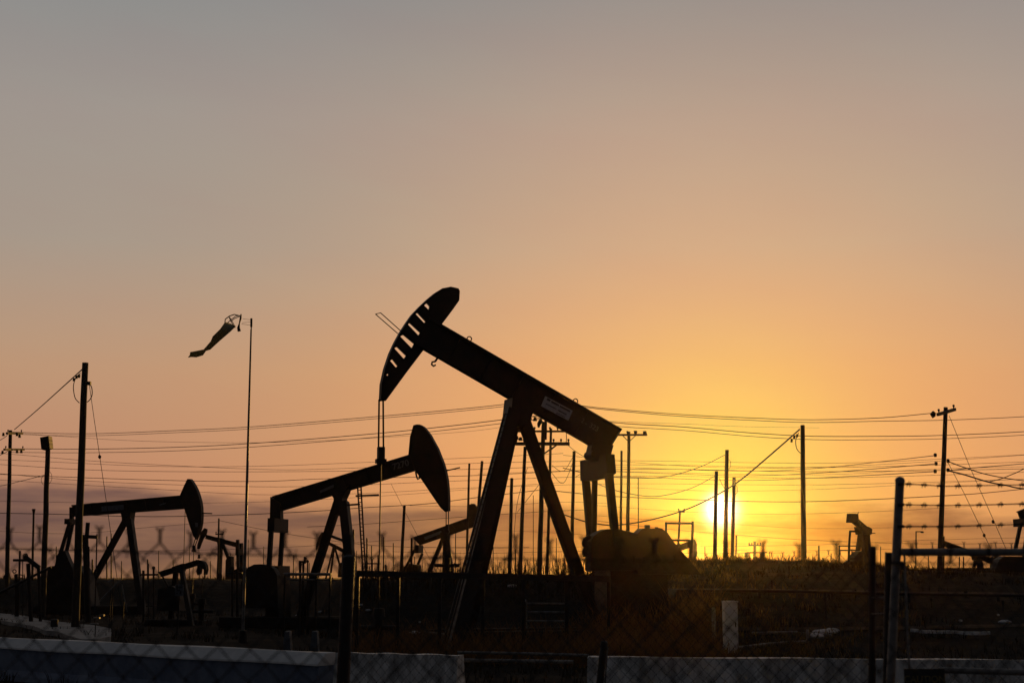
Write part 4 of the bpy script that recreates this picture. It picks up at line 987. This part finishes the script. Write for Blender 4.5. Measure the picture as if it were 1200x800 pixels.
def cabinet():
    b0 = hit(856.5, 764); D = b0.y; z = ground_z(b0.x, D); W = M(15, D); H = M(56, D)
    o = thing('utility_cabinet', (b0.x, D, z), 'tall pale grey metal cabinet standing on the dirt', 'cabinet')
    MB().box((b0.x, D, z + H / 2 + .03), W, .42, H - .06).build('body', CABINET, o)
    MB().box((b0.x, D - .01, z + H + .015), W + .03, .47, .035).build('lid', CABINET, o)
    MB().box((b0.x + .01, D - .222, z + H * .52), W * .82, .02, H * .80).build('door', CABINET, o)
    MB().box((b0.x + W * .3, D - .24, z + H * .55), .025, .03, .12).build('handle', STEEL, o)
    MB().box((b0.x, D, z + .02), W + .1, .5, .1).build('plinth', CONC, o)
    p = hit(837, 756); hh = M(42, p.y); mb = MB(); mb.tube([p - Vector((0, 0, .1)), p + Vector((0, 0, hh))], .055, 12); mb.tube([p + Vector((0, 0, hh)), p + Vector((0, 0, hh + .03))], [.055, .03], 12)
    tag(mb.build('guard_post', SAND), 'pale round guard post left of the grey cabinet', 'post')
    p = hit(841.5, 756); mb = MB().tube([p - Vector((0, 0, .1)), p + Vector((0, 0, M(28, p.y)))], .025, 10); tag(mb.build('conduit', DARKPIPE), 'thin dark conduit between the guard post and the grey cabinet', 'pipe')
cabinet()
def loose_pipe():
    pts = [hit(x, y) + Vector((0, 0, .09)) for x, y in ((846, 765), (862, 763.5), (880, 761.5), (895, 759.5), (908, 758), (928, 756.5), (944, 756.2))]
    up_ = pts[-1] + Vector((.06, 0, .05)); top = pts[-1] + Vector((.07, 0, M(14, pts[-1].y)))
    o = MB().tube(pts + [up_, top], .04, 10).build('bent_pipe', PIPE, None, smooth=True); tag(o, 'long pale pipe on the dirt bending up at its right end', 'pipe')
    for a, b, lab in (((747, 723), (832, 731), 'pale pipe lying across the slope left of the grey cabinet'), ):
        p, q = hit(*a) + Vector((0, 0, .12)), hit(*b) + Vector((0, 0, .12))
        tag(MB().tube([p, p.lerp(q, .5), q], .05, 10).build('pipeline', PIPE), lab, 'pipe')
loose_pipe()
def curb():
    p, q = hit(1067, 744.5), hit(1161, 747.5); mb = MB(); n = 9
    for i in range(n):
        a, b = p.lerp(q, (i + .04) / n), p.lerp(q, (i + .94) / n); a.z = ground_z(a.x, a.y) + .14 + random.uniform(-.01, .01); b.z = ground_z(b.x, b.y) + .14; mb.bar(a, b, .16, .085, (0, 0, 1))
    tag(mb.build('parking_curb', CONC), 'low segmented pale curb on the dark ground behind the gate', 'curb')
curb()
def rock(c, s):
    bm = bmesh.new(); bmesh.ops.create_icosphere(bm, subdivisions=2, radius=1)
    sd = random.random() * 9
    mb = MB(); vs = [Vector((v.co.x * s * (1.3 + .4 * math.sin(sd)), v.co.y * s, v.co.z * s * .62)) * (1 + .22 * math.sin(v.co.x * 3.1 + sd) * math.cos(v.co.y * 2.7 + sd * 2) + .1 * math.sin(v.co.z * 7 + sd)) + Vector(c) for v in bm.verts]
    mb.add(vs, [tuple(v.index for v in f.verts) for f in bm.faces]); bm.free(); return mb
RB = 'pale broken concrete lumps'
for k, (x, y, s) in enumerate(((957, 746, .14), (962, 743, .17), (966, 741.5, .13), (970, 741, .15), (975, 739.5, .12), (959, 741, .1))):
    c = hit(x, y + 1.5) + Vector((0, 0, .05)); o = rock(c, s).build('rubble_lump', CONC); tag(o, 'pale broken concrete lump in the small heap right of the bent pipe', 'rubble', RB)
for x, y, s in ((1126, 729, .06), (1178, 730, .10), (1170, 722, .05), (424, 711, .08), (432, 716, .06), (486, 743, .10), (492, 731, .06), (500, 745, .07), (348, 722, .09), (377, 718, .10), (600, 688, .1), (614, 706, .1)):
    c = hit(x, y) + Vector((0, 0, .04)); o = rock(c, s).build('rubble_lump', CONC); tag(o, 'small pale stone scattered alone on the dark ground', 'stone', 'scattered pale stones')
def pale_pad():
    # strip of pale broken concrete by the left barrier
    edge = [(-40, 713), (0, 718), (30, 721), (52, 726), (80, 729), (110, 732), (131, 736), (130, 745), (112, 748.6), (96, 748.5), (80, 744), (66, 739), (52, 738), (40, 733), (22, 730), (0, 726), (-40, 722)]
    top = [at_row(x, .14, y) for x, y in edge]; k = len(top); mb = MB()
    mb.add(top + [p - Vector((0, 0, .3)) for p in top], [tuple(range(k))] + [(i, (i + 1) % k, k + (i + 1) % k, k + i) for i in range(k)])
    o = mb.build('concrete_apron', SAND); tag(o, kind='structure')
    c = at_row(63.5, .14, 734); mb = MB(); mb.tube([c - Vector((0, 0, .1)), c + Vector((0, 0, .26)), c + Vector((0, 0, .3))], [.14, .14, .08], 14); tag(mb.build('drain_cap', DARKPIPE), 'round dark cap standing on the pale concrete strip at lower left', 'pipe cap')
pale_pad()
def handrail():
    D = 50; o = thing('stair_handrail', base_of(132, D), 'thin pale bent handrail below the left pumpjack', 'handrail')
    r = MB(); r.tube([P(117, 704, D), P(130, 690, D), P(140, 680, D), P(141.5, 678.5, D)], .022, 8); r.tube([P(142.5, 684, D - 1), P(145.5, 700, D - 1), P(149, 716, D - 1)], .022, 8); r.tube([P(127, 682, D), P(133, 677, D)], .02, 8)
    r.build('rail', STEEL_LT, o)
    st = MB()
    for i, (x0, x1, y) in enumerate(((116, 122, 720.5), (110, 117, 723.5), (106, 115, 730.5))): st.bar(P(x0, y, 48 - i), P(x1, y, 48 - i), .16, .05, (0, 0, 1))
    st.build('tread', STEEL_LT, o)
    pst = MB()
    for x, y, d in ((130, 690, D), (145.5, 700, D - 1), (133, 677, D), (112, 731, 46)): a = P(x, y, d); pst.tube([a, Vector((a.x, a.y, -.1))], .015, 6)
    pst.build('post', STEEL, o)
handrail()
def info_box():
    D = 50; c = P(210, 691, D); o = thing('notice_board', base_of(210, D), 'small grey board with illegible marks under the low small pumpjack', 'notice board')
    MB().box(c, M(9.5, D), .04, M(13, D)).build('board', PLATE_DK, o)
    mk = MB()
    for dx, dz, w, h in ((-.07, .10, .05, .14), (.03, .10, .10, .03), (-.02, 0, .12, .03), (.05, -.08, .04, .12), (-.06, -.11, .06, .03)): mk.box(c + Vector((dx, -.028, dz)), w, .008, h)
    mk.build('marks', STEEL, o)
    MB().bar(c + Vector((0, .05, 0)), base_of(210, D) - Vector((0, .0, .1)), .05).build('post', STEEL, o)
info_box()
def guard_rail():
    D = 38.5; o = thing('guard_rail', base_of(570, D), 'long dark pipe rail on posts below the big pumpjack', 'railing')
    a, b = P(418, 671.5, D), P(714, 678, D)
    r = MB(); r.bar(a, b, .16, .17, (0, 1, 0)); r.build('top_rail', DARKPIPE, o)
    for f in (0.005, .165, .33, .5, .66, .83, .995):
        c = a.lerp(b, f); MB().bar(c - Vector((0, 0, .06)), Vector((c.x, c.y, ground_z(c.x, c.y) - .15)), .09, .09).build('post', STEEL, o)
    lr = MB()
    for y in (706.5, 716.5, 727): lr.tube([P(616, y, D), P(662, y + .4, D)], .022, 8)
    lr.tube([P(617, 703, D), P(617, 735, D)], .02, 8); lr.build('lower_rail', STEEL_LT, o)
    # second light rail at the numbered pumpjack
    D = 50; o = thing('guard_rail', base_of(360, D), 'thin pale-edged double rail beside the numbered pumpjack', 'railing')
    r = MB(); r.tube([P(332, 672.5, D), P(388, 672.5, D)], .05, 8); r.tube([P(333, 678.6, D), P(388, 679, D)], .03, 8); r.build('rail', STEEL_LT, o)
    for x in (334, 352, 371, 387): 
        p = P(x, 672.5, D); MB().bar(p, Vector((p.x, D, -.1)), .06, .06).build('post', STEEL, o)
guard_rail()
def well_cellar():
    # pair of grey pedestals at the foot of the numbered pumpjack
    for x, lab in ((337, 'small tapered concrete pedestal, left one beside the thick black fence post'), (369, 'small tapered concrete pedestal, right one beside the thick black fence post')):
        c = at_row(x, 0, 764); D = c.y; mb = MB(); h = M(24, D)
        mb.add([c + Vector((sx * w, sy * .2, z)) for z, w in ((-.05, M(5, D)), (h, M(2.6, D))) for sx, sy in ((-1, -1), (1, -1), (1, 1), (-1, 1))], [(3, 2, 1, 0), (4, 5, 6, 7), (0, 1, 5, 4), (1, 2, 6, 5), (2, 3, 7, 6), (3, 0, 4, 7)])
        tag(mb.build('pedestal', PLATE_DK), lab, 'pedestal', 'tapered pedestals')
well_cellar()

# ------------------------------------------------------------------ clutter on the bank
TRACK = mat('packed_dirt', (.030, .022, .015), (.065, .048, .033), 1.8, 1.0, spec=.05)
def track(rows, label=None):
    top, bot = rows; mb = MB(); vs = []
    for (x, y), (x2, y2) in zip(smooth_line(top, 8), smooth_line(bot, 8)):
        for q in ((x, y), (x2, y2)):
            p = hit(*q); vs.append(p + Vector((0, 0, .03)))
    n = len(vs) // 2; mb.add(vs, [(2 * i, 2 * i + 1, 2 * i + 3, 2 * i + 2) for i in range(n - 1)])
    tag(mb.build('dirt_track', TRACK), kind='structure')
track(([(745, 690), (850, 690.5), (960, 692), (1080, 694), (1230, 696)], [(745, 693), (850, 694), (960, 695.5), (1080, 697), (1230, 699)]))
track(([(760, 733), (900, 736), (1040, 735), (1230, 731)], [(760, 738), (900, 740.5), (1040, 739), (1230, 735)]))
def run_pipe(pts, r, label, m=STEEL, lift=.25):
    c = [hit(*q) + Vector((0, 0, lift)) for q in pts]
    o = thing('pipeline', c[0] - Vector((0, 0, lift)), label, 'pipe', 'pipes lying on the bank')
    MB().tube(c, r, 8).build('line', m, o)
    for a, b in zip(c, c[1:]):
        MB().bar(a.lerp(b, .5) - Vector((0, 0, .02)), a.lerp(b, .5) - Vector((0, 0, lift + .25)), .08).build('support', STEEL, o)
run_pipe([(770, 700), (850, 701), (930, 702), (1020, 704), (1110, 706), (1230, 708)], .05, 'longest dark pipe running level along the bank right of the sun')
run_pipe([(742, 716), (800, 719), (838, 722)], .045, 'short pipe sloping down the bank left of the grey cabinet')
run_pipe([(880, 746), (930, 744), (975, 748)], .04, 'short pipe in the hollow right of the grey cabinet', PIPE, .08)
ST = 'pipe stubs standing on the bank'
for (x, y, h, w) in ((722, 672, 10, 2), (820, 712, 12, 2), (905, 690, 9, 1.6), (968, 724, 28, 3), (1003, 700, 8, 1.6), (1078, 690, 9, 2), (1092, 712, 10, 2), (1132, 700, 7, 3), (806, 727, 9, 1.6), (878, 722, 7, 2), (1176, 716, 12, 2.4), (925, 671, 7, 1.6)):
    p = hit(x, y); H = M(h, p.y); r = M(w, p.y) / 2; mb = MB(); mb.tube([p - Vector((0, 0, .2)), p + Vector((0, 0, H))], r, 8); mb.tube([p + Vector((0, 0, H * .7)), p + Vector((0, 0, H * .7 + .1))], r * 1.7, 8)
    tag(mb.build('pipe_stub', STEEL), 'short dark pipe stub with a collar standing on the bank', 'pipe', ST)
valve_tree(870, 62, [(864, 655, 864, 690, 1.2), (868, 657, 868, 690, 1.6), (862, 658.5, 871, 658.5, 1.2)], [(866, 658, 1.0)], 'tiny valve cluster on the bank just below the sun')
valve_tree(1062, 62, [(1060, 659, 1060, 690, 1.6), (1057, 663, 1066, 663, 1.4), (1064.5, 661, 1064.5, 690, 1.2)], [(1060, 660, 1.2)], 'tiny valve cluster on the bank just right of the gate post')
valve_tree(440, 50, [(436, 655, 436, 690, 2), (431, 660, 446, 660, 1.5), (443, 650, 443, 690, 1.4), (452, 661, 452, 690, 2)], [(436, 654, 1.4)], 'low valves beside the tall ladder, left of the guard rail')
valve_tree(286, 66, [(272, 664, 272, 690, 3), (278, 668, 278, 690, 4), (266, 671, 284, 671, 2)], [(272, 665, 2)], 'low pipework between the windsock mast and the pumpjack behind it')
valve_tree(176, 66, [(168, 668, 168, 700, 3), (180, 664, 180, 700, 2.4), (164, 673, 186, 673, 2.2), (174, 660, 174, 700, 1.4)], [(180, 665, 1.6)], 'low pipework right of the left pumpjack front leg')
# ------------------------------------------------------------------ vegetation
def blades(name, spots, label=None, m=STRAW):
    vs, fs = [], []
    for (x, y, z, n, h, spread, lean, w) in spots:
        for _ in range(n):
            a = random.uniform(0, 6.283); rr = spread * math.sqrt(random.random()); bx, by = x + rr * math.cos(a), y + rr * math.sin(a)
            hh = h * random.uniform(.45, 1.1); a2 = random.uniform(0, 6.283); ll = lean * hh * random.uniform(.2, 1)
            dx, dy = ll * math.cos(a2), ll * math.sin(a2) * .5; th = random.uniform(0, 3.14); wx, wy = w * math.cos(th), w * math.sin(th) * .5
            k = len(vs); zz = z - .03
            vs += [(bx - wx, by - wy, zz), (bx + wx, by + wy, zz), (bx + dx * .4 + wx * .7, by + dy * .4 + wy * .7, zz + hh * .6), (bx + dx * .4 - wx * .7, by + dy * .4 - wy * .7, zz + hh * .6), (bx + dx, by + dy, zz + hh)]
            fs += [(k, k + 1, k + 2, k + 3), (k + 3, k + 2, k + 4)]
    me = bpy.data.meshes.new(name); me.from_pydata(vs, [], fs); me.materials.append(m)
    o = bpy.data.objects.new(name, me); col.objects.link(o); tag(o, label, None, None, 'stuff'); return o
def gx(px, D): r = ray(px, HOR); return r.x * D / r.y
sp = []
for _ in range(420):                                # dry stalks on the crest behind the rail
    px = random.uniform(425, 700) if random.random() < .8 else random.uniform(690, 800); D = random.uniform(52, 60); x = gx(px, D); z = ground_z(x, D)
    sp.append((x, D, z, random.randint(3, 8), random.uniform(.35, 1.15), .35, .22, .011))
blades('dry_stalks', sp, 'thin dry weed stalks on the crest behind the pipe rail')
sp = []
for _ in range(1500):                               # low weeds over the field
    px = random.uniform(-20, 1220); D = 27 * (90 / 27) ** random.random(); x = gx(px, D); z = ground_z(x, D)
    if rnoise(x * .35 + 3, D * .35) + random.uniform(-.5, .5) < -.1: continue
    sp.append((x, D, z, random.randint(8, 20), random.uniform(.10, .38), random.uniform(.2, .7), .7, .010 + D * .00012))
blades('dry_weeds', sp, 'low dry weeds scattered over the oil field soil')
sp = []
for _ in range(520):                                # thick brush round the big pumpjack
    px = random.choice((random.uniform(420, 720), random.uniform(640, 840), random.uniform(690, 830))); D = random.uniform(33, 46); x = gx(px, D); z = ground_z(x, D)
    sp.append((x, D, z, random.randint(14, 30), random.uniform(.35, 1.25) * (1.25 if px > 690 and D > 38 else .8), random.uniform(.3, .8), .8, .011))
blades('dry_brush', sp, 'tangled dry brush growing round the base of the big pumpjack', BRUSH)
sp = []
for _ in range(700):                                # scrub on the crest of the bank
    px = random.uniform(-30, 420) if random.random() < .3 else random.uniform(690, 1225); D = random.uniform(50, 84) if px > 420 else random.uniform(84, 108); x = gx(px, D); z = ground_z(x, D)
    sp.append((x, D, z, random.randint(10, 22), random.uniform(.08, .34), random.uniform(.2, .9), .8, .014))
blades('bank_weeds', sp, 'low weeds along the crest of the dark bank')
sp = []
for _ in range(1300):                               # dry grass under the sun, ground glow put into its lighter golden colour
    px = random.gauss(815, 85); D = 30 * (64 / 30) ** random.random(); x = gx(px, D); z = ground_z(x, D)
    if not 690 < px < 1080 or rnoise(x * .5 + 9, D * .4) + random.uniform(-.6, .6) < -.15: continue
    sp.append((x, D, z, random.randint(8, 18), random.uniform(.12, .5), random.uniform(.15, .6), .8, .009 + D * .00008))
blades('sun_glow_grass', sp, 'dry grass on the slope below the sun, coloured golden for the sun glow', GLOW_GRASS)
sp = []
for _ in range(260):                                # weeds at the foot of the barriers
    px = random.uniform(-30, 1230); D = random.uniform(17.5, 20.5) if px > 390 else random.uniform(19, 23); x = gx(px, D); z = ground_z(x, D)
    sp.append((x, D, z, random.randint(6, 14), random.uniform(.08, .30), random.uniform(.1, .4), .7, .006))
blades('roadside_weeds', sp, 'dry weeds along the foot of the concrete barriers')
sp = []
for _ in range(700):                                # far scrub line
    px = random.uniform(-30, 1230); D = random.uniform(95, 420); x = gx(px, D); z = ground_z(x, D)
    sp.append((x, D, z, random.randint(5, 10), random.uniform(.3, .9) * (1 + D / 500), random.uniform(.5, 2.0), .6, .03 + D * .0003))
blades('far_scrub', sp, 'low dark scrub along the horizon')

# ------------------------------------------------------------------ hazy evening air
def haze():
    mb = MB(); x0, x1, y0, y1, z0, z1 = -4600, 4600, -80, 4600, -1.2, 13.0
    mb.add([(x, y, z) for z in (z0, z1) for x, y in ((x0, y0), (x1, y0), (x1, y1), (x0, y1))], [(3, 2, 1, 0), (4, 5, 6, 7), (0, 1, 5, 4), (1, 2, 6, 5), (2, 3, 7, 6), (3, 0, 4, 7)])
    m = bpy.data.materials.new('evening_haze'); m.use_nodes = True; t = m.node_tree; t.nodes.clear()
    v = t.nodes.new('ShaderNodeVolumePrincipled'); v.inputs['Color'].default_value = (.95, .80, .55, 1); v.inputs['Density'].default_value = HAZE_D; v.inputs['Anisotropy'].default_value = HAZE_G
    out = t.nodes.new('ShaderNodeOutputMaterial'); t.links.new(v.outputs[0], out.inputs['Volume'])
    o = mb.build('haze', m); tag(o, kind='stuff')
HAZE_D, HAZE_G = .000050, .952
haze()
